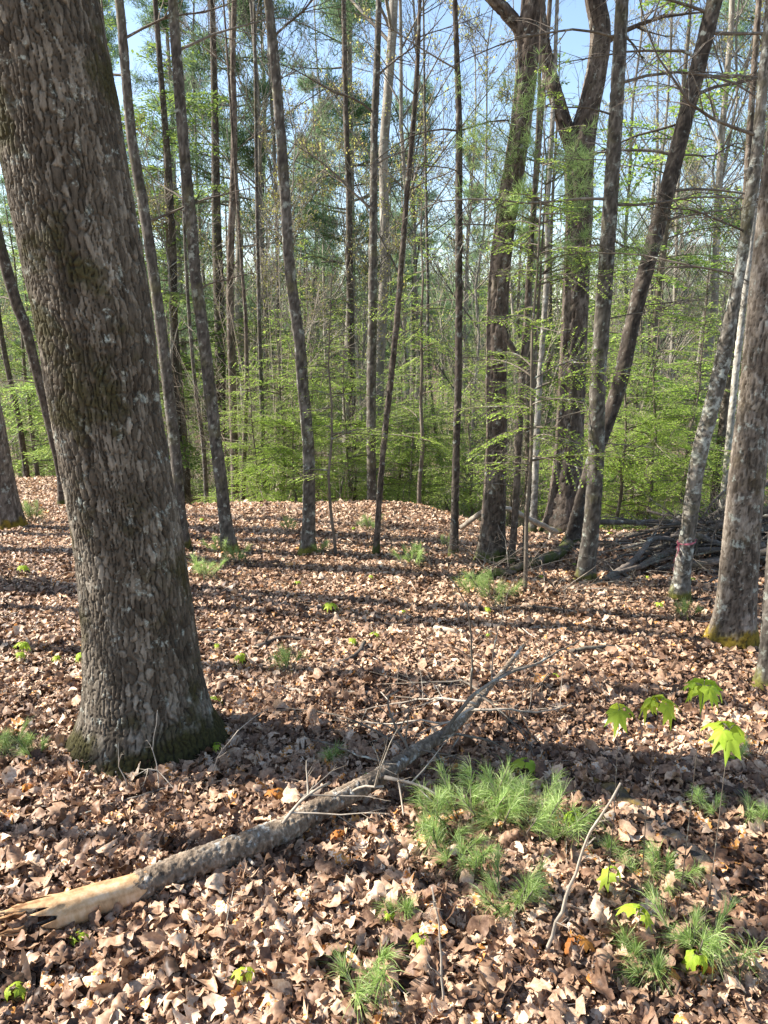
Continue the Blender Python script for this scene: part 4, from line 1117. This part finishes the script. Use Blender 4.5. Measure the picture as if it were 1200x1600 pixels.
Cq = np.stack([hermite(sq, mq[:, k], svq) for k in range(3)], -1)
mo = mq[0].copy(); mo[2] = gz(mo[0], mo[1])
tag(rough_tube(Cq, np.interp(svq, [0, sq[-1] * .1, sq[-1]], [.012, .028, .04]), 40, .28, 30, 17, .04)[0].build('fallen_log', M['mosslog'], None, origin=mo),
    'dark rotting log with orange moss, sunk in the leaves at lower right', 'log')
for i, (a, b, h) in enumerate([(250, 1255, 1), (200, 1245, 2), (335, 1240, 3), (285, 1250, 4)]):
    tops = {1: [(250, 1255, 0), (248, 1215, .07), (240, 1170, .16), (246, 1110, .30)], 2: [(208, 1252, 0), (196, 1222, .05), (186, 1190, .12), (184, 1160, .18)],
            3: [(334, 1240, 0), (334, 1200, .1), (352, 1165, .2), (385, 1130, .26), (418, 1108, .3)], 4: [(285, 1252, 0), (268, 1228, .05), (240, 1200, .1), (210, 1212, .1)]}[h]
    ground_piece('bare_twig', tops, .0028, .0012, 'twig_pale', ['tall pale twig rising in front of the middle of the oak foot', 'short pale forked twig in front of the oak foot, left', 'arching twig bending right beside the oak foot', 'low crossing twig in front of the oak foot'][i], 'twig', 'bare twigs in front of the big oak', 2, 80 + i, 5, .10)
ground_piece('bare_sapling', [(850, 1500, 0), (885, 1400, .22), (910, 1330, .37), (945, 1262, .55), (968, 1225, .62)], .005, .0025, 'twig_pale', 'bare slanting sapling stem rising from the lower right foreground', 'sapling', None, 3, 91, 6, .12)
ground_piece('bare_sapling', [(692, 1590, 0), (690, 1510, .12), (684, 1430, .26), (678, 1385, .33)], .0035, .0018, 'twig_pale', 'bare thin sapling stem in the bottom middle foreground', 'sapling', None, 3, 92, 6, .14)
ground_piece('bare_sapling', [(350, 1480, 0), (354, 1440, .08), (366, 1385, .15)], .0022, .001, 'twig_pale', 'tiny bare stem beneath the fallen tree at lower left', 'sapling', None, 0, 93, 5)
# surface root of the leaning dark trunk
P0 = G(893, 856); P0[2] = gz(P0[0], P0[1])
tag(pxbranch([(700, 905, .01), (760, 900, .03), (800, 890, .05), (840, 876, .06), (868, 868, .05), (888, 850, .06)], .02, .06, M['ridge'], 'fallen_branch', None, P0, 2, 95, 10, .3),
    'thick arching limb lying left from the foot of the leaning dark trunk', 'branch', GB)

# scrubby twigs round the stout ridged trunk's foot
rng = np.random.default_rng(97)
for i, (a, b, lab) in enumerate([(752, 892, 'tangle of bare twigs at the left foot of the stout ridged trunk'), (815, 905, 'tangle of bare twigs right of the small forked tree'), (870, 925, 'bare low scrub before the grey upright trunk'), (985, 905, 'bare low scrub at the left end of the brush pile')]):
    p = G(a, b); n_ = 9; az = rng.uniform(0, 2 * PI, n_)
    out = grow(rng, np.tile(p, (n_, 1)) + rng.normal(0, .05, (n_, 3)) * [1, 1, 0], np.stack([np.cos(az), np.sin(az), rng.uniform(.3, 1.3, n_)], -1), rng.uniform(.35, .9, n_), np.full(n_, .005), [(5, .5, 38, 4), (3, .5, 38, 3)], n=6, up=.0, droop=.5)
    tag(addgrow(MB(), out, rng).build('bare_shrub', M['twig'], None, origin=p), lab, 'shrub', 'bare scrubby shrubs')

# ------------------------------------------------------------------ brush pile
rng = np.random.default_rng(44)
pc = G(1100, 905); px0, py0 = pc[0] + .45, pc[1] + .85
def heap(x, y):
    return .35 * np.exp(-(((x - px0 - .25) / 1.0) ** 2 + ((y - py0) / .62) ** 2))
xs_ = np.linspace(px0 - 2.0, px0 + 2.8, 70); ys_ = np.linspace(py0 - 1.3, py0 + 1.4, 50)
X, Y = np.meshgrid(xs_, ys_); Z = gz(X, Y) + heap(X, Y) * .62 + .02 * vn(X * 6, Y * 6, seed=4) - .04
idx = np.arange(X.size).reshape(X.shape); q = np.stack([idx[:-1, :-1], idx[:-1, 1:], idx[1:, 1:], idx[1:, :-1]], -1).reshape(-1, 4)
tag(MB().add(np.stack([X, Y, Z], -1), q).build('mound', M['ground']), kind='structure')
pp = np.stack([rng.uniform(px0 - 1.6, px0 + 2.2, 5200), rng.uniform(py0 - 1.1, py0 + 1.1, 5200)], -1)
pz = gz(pp[:, 0], pp[:, 1]) + heap(pp[:, 0], pp[:, 1]) * .62 - .02
pos = np.concatenate([pp, pz[:, None]], 1)
tag(litter(rng, pos, np.clip(rng.normal(.07, .02, len(pos)), .03, .12), False, tones(rng, pos)).build('leaf_litter', M['litter']), 'fallen leaves heaped over the earth under the brush pile', 'fallen leaves', kind='stuff')
GS = 'branches heaped in the brush pile'
stk = []
for k in range(7):
    L = [1.9, 1.5, 1.2, 2.3, 1.0, 1.6, 1.3][k]; r0 = [.030, .022, .015, .026, .05, .012, .055][k]
    n_ = 12; s_ = np.linspace(-.5, .5, n_)
    P = np.stack([s_ * L, rng.normal(0, .02, n_).cumsum() * .8, rng.normal(0, .015, n_).cumsum() * .8], -1)
    mb = MB().tubes(P, r0 * (1 - .55 * (s_ + .5)) * (1 + .08 * rng.normal(0, 1, n_)), 9, a=.5)
    if k not in (4, 6):
        ii = rng.integers(3, n_ - 1, 5)
        D = np.stack([rng.uniform(.3, 1, 5), rng.normal(0, .8, 5), rng.normal(0, .5, 5)], -1)
        addgrow(mb, grow(rng, P[ii], D, rng.uniform(.2, .6, 5), np.full(5, r0 * .35), [(4, .5, 40, 4)], n=5, up=0), rng)
    o = mb.build('pile_branch', M['dead']); KIDS[o.name] = []
    stk.append(o)
kindl = ['long side-twigged bough', 'crooked grey branch', 'thin forked branch', 'very long tapering bough', 'short thick log piece', 'slender twiggy stick', 'stout cut log']
for i in range(150):
    k = int(rng.choice(7, p=[.17, .2, .25, .08, .03, .24, .03]))
    X = px0 + .3 + rng.normal(0, .72); Y = py0 + rng.normal(0, .38)
    if X < px0 - 1.1 or X > px0 + 2.0: X = px0 + rng.uniform(-.7, 1.5)
    if k in (3, 4, 6) and X < px0 - .1: X = px0 + rng.uniform(0, 1.3)
    hgt = heap(X, Y) * rng.uniform(.55, 1.0) + .03
    o = stk[k] if i < 7 and False else stk[k].copy()
    COL.objects.link(o)
    o.location = (X, Y, float(gz(X, Y)) + hgt)
    yaw = rng.normal(.15, .45) + (PI if rng.random() < .6 else 0)
    tilt = -0.28 * math.copysign(1, math.cos(yaw)) if X < px0 else rng.normal(0, .15)
    o.rotation_euler = (rng.uniform(0, 6), tilt + rng.normal(0, .12), yaw)
    o.scale = (rng.uniform(.7, 1.1),) * 3
    hs = 'low' if hgt < .15 else 'midway up' if hgt < .4 else 'high'
    vs = 'left end' if X < px0 - .4 else 'middle' if X < px0 + .5 else 'right end'
    tag(o, f'{kindl[k]} lying {hs} in the {vs} of the brush pile', 'branch', GS)
for o in stk: bpy.data.objects.remove(o)
# one long branch sweeping down the left slope of the pile
ground_piece('pile_branch', [(945, 905, .05), (985, 880, (6.1,)), (1008, 855, (6.3,)), (1020, 842, (6.4,)), (1052, 843, (6.5,))], .03, .022, 'dead', 'long arched bough sweeping down the left slope of the brush pile', 'branch', GS, 3, 96, 9)
ground_piece('pile_branch', [(1070, 858, (6.6,)), (1030, 868, (6.4,)), (990, 892, (6.2,)), (955, 908, .05)], .03, .02, 'dead', 'second bough sloping down left beside the taped trunk', 'branch', GS, 3, 97, 9)

# pink tape round the crooked trunk
rt = [p for p in BASES if p[0] == 1061][0][1]
Y0 = px_path(TR['ribboned']['pts'])[0][0, 1]
pc = PL(1073, 846, Y0); rw = 12.6 * depth(pc) / FPX + .006
t = thing('flagging_tape', pc, 'pink tape tied round the crooked trunk before the brush pile', 'tape')
mb = MB(); m_ = 40; th = np.linspace(0, 2 * PI, m_, endpoint=False)
V = []
for k, dz in enumerate((-.006, 0, .006)):
    V.append(np.stack([pc[0] + (rw + .002 * np.sin(5 * th + k)) * np.cos(th), pc[1] + (rw + .002 * np.cos(4 * th)) * np.sin(th), pc[2] + dz * (1 + .4 * np.sin(3 * th)) + .012 * np.cos(th)], -1))
idx = np.arange(3 * m_).reshape(3, m_)
q = np.stack([idx[:-1], np.roll(idx[:-1], -1, 1), np.roll(idx[1:], -1, 1), idx[1:]], -1).reshape(-1, 4)
mb.add(np.array(V), q, a=.5); mb.build('loop', M['ribbon'], t, origin=pc)
for k, (ex, ey) in enumerate([(1051, 915), (1056, 885)]):
    e0 = np.array([pc[0] - rw, pc[1] - .02, pc[2]]); e1 = PL(ex, ey - 22, Y0 - .05)
    n_ = 8; s_ = np.linspace(0, 1, n_)[:, None]
    Pm = e0 + (e1 - e0) * s_ + np.stack([.012 * np.sin(s_[:, 0] * 7 + k), .01 * np.cos(s_[:, 0] * 5), s_[:, 0] * 0], -1)
    wv = np.stack([.012 * np.cos(s_[:, 0] * 2), .01 * np.sin(s_[:, 0] * 4), s_[:, 0] * 0], -1)
    V = np.stack([Pm - wv, Pm + wv], 1); idx = np.arange(n_ * 2).reshape(n_, 2)
    q = np.stack([idx[:-1, 0], idx[:-1, 1], idx[1:, 1], idx[1:, 0]], -1)
    MB().add(V, q, a=.6).build('tail', M['ribbon'], t, origin=pc)

# ------------------------------------------------------------------ pine seedlings and sprigs
def seedling(seed, nt, h, nl, per=46, w=.0008, spread=.10, name='pine_seedling'):
    rg = np.random.default_rng(seed); t = thing(name, (0, 0, -60), 'x', 'seedling')
    tips = []; P = []; R = []
    for k in range(nt):
        a = rg.uniform(0, 2 * PI); e = rg.uniform(.2, 1) * spread
        top = np.array([math.cos(a) * e, math.sin(a) * e, h * rg.uniform(.45, 1)])
        b = np.array([top[0] * .15, top[1] * .15, -.02])
        mid = (b + top) / 2 + rg.normal(0, .008, 3)
        P.append([b, mid, top]); R.append([.003, .0024, .0015]); tips.append((mid, top))
    st = MB().tubes(np.array(P), np.array(R), 5).build('stem', M['twig'], t)
    cs = []; ds = []
    for mid, top in tips:
        ax_ = unit(top - mid)
        f = rg.uniform(.1, 1, per)
        cs.append(mid + (top - mid) * f[:, None]); ds.append(unit(rg.normal(0, .55, (per, 3)) + ax_ * 1.0 + rg.normal(0, .5, 3) + np.array([0, 0, .3])))
    c = np.concatenate(cs); d = np.concatenate(ds); n_ = len(c)
    L = nl * rg.uniform(.65, 1.15, (n_, 1)); s = unit(np.cross(d, rg.normal(0, 1, (n_, 3)))) * w
    m1 = c + d * L * .55 + np.array([0, 0, -.04]) * L; e = c + d * L + np.array([0, 0, -.30]) * L
    V = np.stack([c - s, c + s, m1 + s, m1 - s, e], 1); i5 = (np.arange(n_) * 5)[:, None]
    mb = MB().add(V, i5 + np.array([[0, 1, 2, 3]]), i5 + np.array([[3, 2, 4]]), a=np.repeat(np.clip(rg.normal(.5, .25, n_), 0, 1), 5))
    nd = mb.build('needles', M['seedneedle'], t, smooth=False)
    return finish(t, [st, nd])
SD = [seedling(301, 9, .15, .085, 100, .0006, .16), seedling(302, 5, .12, .075, 90, .0006, .10), seedling(303, 14, .19, .09, 100, .0006, .21), seedling(304, 3, .08, .09, 90, .0006, .05)]
GP = 'white pine seedlings among the leaves'
seeds = [(730, 1295, 2, 1.0, 'bushy pine seedling right of the fallen tree, left clump of the green patch'), (690, 1335, 0, 1.0, 'pine seedling low in the left of the green patch'),
         (775, 1300, 0, 1.1, 'pine seedling in the middle of the green patch'), (830, 1310, 2, 1.0, 'bright bushy pine seedling in the right of the green patch'), (730, 1365, 1, 1.0, 'pine seedling at the lower left of the green patch'),
         (870, 1325, 1, 1.0, 'small pine seedling at the right end of the green patch'), (795, 1432, 0, .95, 'drooping pine seedling below the green patch'), (632, 1445, 3, .9, 'small dark pine tuft left of the bare middle stem'),
         (556, 1565, 1, 1.15, 'pale pine tuft at the bottom edge left of the middle'), (1085, 1500, 0, 1.0, 'bright pine seedling at lower right with long needles'), (985, 1510, 3, .9, 'dark pine seedling at lower right beside rusty leaves'),
         (1035, 1395, 0, .8, 'sparse pine seedling beside the lobed maple sprouts at right'), (955, 1345, 3, .9, 'thin pine tuft beside the rotting log'), (5, 1185, 0, .9, 'dark shaded pine seedling left of the big oak'),
         (60, 1190, 1, .9, 'shaded pine seedling touching the left of the oak foot'), (447, 1050, 1, 1.2, 'pine seedling alone in the sunny clearing right of the oak'), (770, 940, 2, 1.1, 'feathery pine seedling before the stout ridged trunk'),
         (735, 930, 0, 1.0, 'faint pine seedling left of the feathery one before the stout trunk'), (345, 865, 0, 1.1, 'pine sprigs left of the grey leaning trunk foot'), (372, 880, 0, 1.0, 'pine sprigs right of the grey leaning trunk foot'),
         (320, 905, 0, 1.2, 'sparse pine seedling in front of the grey leaning trunk'), (500, 866, 0, .8, 'green sprig at the right of the yellow mossy foot'), (1070, 970, 1, 1.2, 'small pine seedling below the taped trunk'),
         (1120, 1180, 1, .8, 'pine seedling behind the drooping maple leaves at right'), (1150, 1195, 1, .8, 'smaller pine seedling right of the one behind the maple leaves'), (1110, 1280, 1, .8, 'shaded wispy pine seedling at the right beyond the rotting log'),
         (1175, 1290, 1, .9, 'shaded pine seedling at the right edge'), (50, 815, 2, 1.3, 'ferny green sprig beside the left edge trunk'), (515, 1200, 3, 1.0, 'small green tuft left of the fallen tree in the oak shade'),
         (645, 885, 0, 1.2, 'low green sprigs on the flat right of the thin leaning trunk'), (580, 830, 0, 1.1, 'green sprigs on the mound slope'), (695, 860, 1, 1.2, 'green sprigs left of the dark pole foot'), (455, 835, 1, 1.3, 'green sprigs on the mound left of the moss-footed trunk'), (1020, 1545, 3, 1.0, 'small tuft near the bottom right edge')]
for i, (a, b, k, sc, lab) in enumerate(seeds):
    p = G(a, b)
    copy_thing(SD[k], (p[0], p[1], float(gz(p[0], p[1])) + .005), i * 1.7, sc, lab, GP)
for t in SD:
    for c_ in KIDS[t.name]: bpy.data.objects.remove(c_)
    bpy.data.objects.remove(t)

# ------------------------------------------------------------------ maple sprouts
def maple_leaf(rg, size):
    """five-lobed drooping leaf, stalk at the origin, pointing +x"""
    ang = np.radians([-165, -130, -112, -88, -62, -48, -34, -22, -12, 0, 12, 22, 34, 48, 62, 88, 112, 130, 165])
    rad = np.array([.14, .38, .36, .56, .42, .48, .86, .66, .56, 1.05, .56, .66, .86, .48, .42, .56, .36, .38, .14])
    x = np.cos(ang) * rad; y = np.sin(ang) * rad
    ring1 = np.stack([x, y], -1); ring2 = ring1 * .5
    pts = np.concatenate([[[0, 0]], ring2, ring1]) * size
    z = -(pts[:, 0] ** 2 * 1.1 + pts[:, 1] ** 2 * 1.3) / size * rg.uniform(.35, .7)
    n_ = len(ang)
    z[1 + n_:] += rg.normal(0, .03 * size, n_); z[1:1 + n_] += .04 * size * np.cos(ang * 7)
    V = np.concatenate([pts, z[:, None]], 1)
    t = [[0, 1 + i, 2 + i] for i in range(n_ - 1)]
    q = [[1 + i, 1 + n_ + i, 2 + n_ + i, 2 + i] for i in range(n_ - 1)]
    return V, q, t
def maple(seed, stems, size, name='maple_sprout', mat='maple', label='x', droop=.5):
    """stems: list of (base, top, n leaves)"""
    rg = np.random.default_rng(seed); o = np.array(stems[0][0], float)
    t = thing(name, o, label, 'seedling')
    P = []; R = []
    leaves = []
    for b, tp, nl in stems:
        b = np.array(b, float); tp = np.array(tp, float); m = (b + tp) / 2 + rg.normal(0, .01, 3)
        P.append([b, m, tp]); R.append([.0016, .0013, .0009])
        for k in range(nl):
            a = k * 2 * PI / nl + rg.uniform(-.8, .8)
            d = np.array([math.cos(a), math.sin(a), rg.uniform(-.1, .3)]); e = tp + d * size * .35
            P.append([tp, tp + (e - tp) * .5 + [0, 0, .004], e]); R.append([.001, .0009, .0008])
            leaves.append((e, a, rg.uniform(.5, 1.2) * size))
    MBs = MB().tubes(np.array(P), np.array(R), 5); kids = [MBs.build('stem', M['twig'], t, origin=o)]
    for e, a, sz in leaves:
        V, q, tr = maple_leaf(rg, sz)
        pit = rg.uniform(.15, .45 + droop); c, s = math.cos(pit), math.sin(pit)
        V = np.stack([V[:, 0] * c + V[:, 2] * s, V[:, 1], -V[:, 0] * s + V[:, 2] * c], -1)
        c, s = math.cos(a), math.sin(a)
        V = np.stack([V[:, 0] * c - V[:, 1] * s, V[:, 0] * s + V[:, 1] * c, V[:, 2]], -1) + e
        kids.append(MB().add(V, q, tr, a=rg.uniform(.2, .8)).build('leaf', M[mat], t, smooth=False, origin=o))
    return finish(t, kids)
GM = 'fresh maple sprouts in the foreground'
mp = [((1125, 1310), (1100, 1072), .80, 5, .078, 'topmost bright drooping maple sprout at the right', .9), ((1045, 1290), (1030, 1098), .72, 5, .070, 'bright maple sprout with hanging lobes, second from the right', .8),
      ((985, 1290), (968, 1108), .68, 3, .062, 'bright maple sprout left of the other three raised ones', .7), ((1165, 1330), (1140, 1140), .74, 5, .075, 'bright drooping maple sprout lowest of the raised ones at the right', .9),
      ((958, 1420), (958, 1362), .10, 3, .05, 'small maple sprout left above the lobed one at lower right', .5), ((1003, 1480), (1000, 1425), .12, 4, .055, 'lobed light green maple sprout at lower right', .6),
      ((898, 1330), (897, 1273), .12, 3, .045, 'little yellow-green maple sprout above the mossy log', .4), ((822, 1225), (822, 1190), .08, 4, .06, 'flat maple sprout right of the fallen tree', .2),
      ((832, 1240), (835, 1218), .05, 3, .045, 'tiny maple sprout just below the flat one', .2), ((376, 1045), (376, 1024), .07, 4, .05, 'small green maple sprout right of the big oak in the sun', .3),
      ((38, 1020), (34, 1005), .08, 5, .055, 'green maple sprout in the sun left of the big oak', .3), ((128, 1035), (128, 1022), .06, 3, .05, 'green maple sprout touching the left side of the oak', .3),
      ((335, 1105), (336, 1090), .05, 3, .05, 'yellow green sprout right beside the oak', .3), ((1095, 1515), (1090, 1492), .07, 3, .05, 'lime maple sprout among bright pine needles at lower right', .6),
      ((380, 1535), (382, 1520), .05, 3, .04, 'yellowish sprout at bottom left of middle', .4), ((120, 1475), (120, 1462), .04, 3, .03, 'tiny yellow sprout under the splintered log end', .3),
      ((18, 1555), (20, 1545), .05, 4, .035, 'lime sprout at the bottom left corner', .3), ((120, 1350), (118, 1338), .04, 3, .035, 'dark green sprout above the bare wood of the log', .2),
      ((515, 955), (515, 943), .08, 4, .055, 'lime sprout in the middle of the clearing', .2), ((610, 1395), (608, 1425), .05, 3, .03, 'lime sprout beside the small pine tuft', .3), ((30, 890), (34, 885), .1, 5, .06, 'lime sprout in the sun at the far left', .2),
      ((655, 1480), (660, 1465), .06, 3, .045, 'yellowish drooping sprout left of the bare middle stem', .5)]
for i, (b, tpx, hh, nl, sz, lab, dr) in enumerate(mp):
    bb = G(*b); Yt = bb[1]; tp = G(tpx[0], tpx[1], hh)
    if hh > .5: bb = np.array([tp[0] + .03, tp[1] + .06, float(gz(tp[0], tp[1]))])
    t_ = maple(400 + i, [(bb, tp, nl)], sz, label=lab, droop=dr); t_['group'] = GM
for i, (a, b, sz, lab) in enumerate([(430, 1255, .05, 'drooping ochre sprout left of the fallen tree in the oak shade'), (895, 1495, .045, 'rust red sprout at lower middle right'), (1100, 1530, .04, 'orange sprout at the bottom right'), (40, 1245, .035, 'orange sprout in the shade at the left edge'),
        (262, 1210, .02, 'tiny orange sprout in front of the oak foot'), (525, 1320, .03, 'tiny orange sprout just right of the log'), (1035, 1540, .035, 'orange sprout left of the bottom right one')]):
    bb = G(a, b); t_ = maple(500 + i, [(bb, bb + [0.01, 0, .05], 4)], sz, mat='rusty', label=lab, droop=.7, name='rusty_sprout'); t_['group'] = 'rusty sprouts'
# tiny sprouts through the litter of the clearing
src = maple(600, [((0, 0, -60), (0.01, 0, -59.94), 4)], .035, label='tiny yellow-green sprout poking through the sunlit leaves of the clearing', droop=.2); src['group'] = 'tiny sprouts in the clearing'
rg = np.random.default_rng(66)
for i in range(38):
    Y = rg.uniform(2.6, 9.5); X = rg.uniform(-1, 1) * (.52 * Y + .1)
    copy_thing(src, (X, Y, float(gz(X, Y)) + .01), rg.uniform(0, 6), rg.uniform(.5, 1.0))
for c_ in KIDS[src.name]: bpy.data.objects.remove(c_)
bpy.data.objects.remove(src)

# bright pine boughs of the young pine by the stout trunk
def sapling_pine(seed, loc, H, tiers):
    rg = np.random.default_rng(seed); t = thing('pine_sapling', loc, 'young white pine whose bright soft boughs cross the stout ridged trunk high up', 'young tree')
    z = np.linspace(-.2, H, 8); P = np.stack([z * .01, z * 0, z], -1)
    kids = [MB().tubes(P, .026 * (1 - .85 * np.clip(z, 0, H) / H), 8).build('trunk', M['twig'], t)]
    n_ = len(tiers) * 5; az = rg.uniform(0, 2 * PI, n_); zz = np.repeat(tiers, 5)
    S = np.stack([zz * .01, zz * 0, zz], -1)
    out = grow(rg, S, np.stack([np.cos(az), np.sin(az), rg.uniform(.1, .6, n_)], -1), rg.uniform(.35, .95, n_), np.full(n_, .006), [(7, .5, 42, 4)], n=5, up=.2)
    kids.append(addgrow(MB(), out, rg).build('crown', M['twig'], t))
    P2 = np.concatenate([out[1][0][:, 1:].reshape(-1, 3), out[0][0][:, 2:].reshape(-1, 3)]); d2 = np.concatenate([unit(np.gradient(out[1][0], axis=1))[:, 1:].reshape(-1, 3), unit(np.gradient(out[0][0], axis=1))[:, 2:].reshape(-1, 3)])
    per = 15; c = np.repeat(P2, per, 0); dd = np.repeat(d2, per, 0) * .7 + unit(rg.normal(0, 1, (len(c), 3)))
    kids.append(quads(rg, c, .075, .0015, dd, up=.4).build('foliage', M['softpine'], t, smooth=False))
    return finish(t, kids)
X, Y = atY(822, 6.5)
M['softpine'] = leafmat('soft_young_pine_needles', [(0, (.22, .36, .09)), (.5, (.40, .55, .18)), (1, (.60, .72, .30))], .6, .1)
sapling_pine(701, (X, Y, float(gz(X, Y))), 3.6, [2.55, 2.75, 2.95, 3.1, 3.25, 3.4])
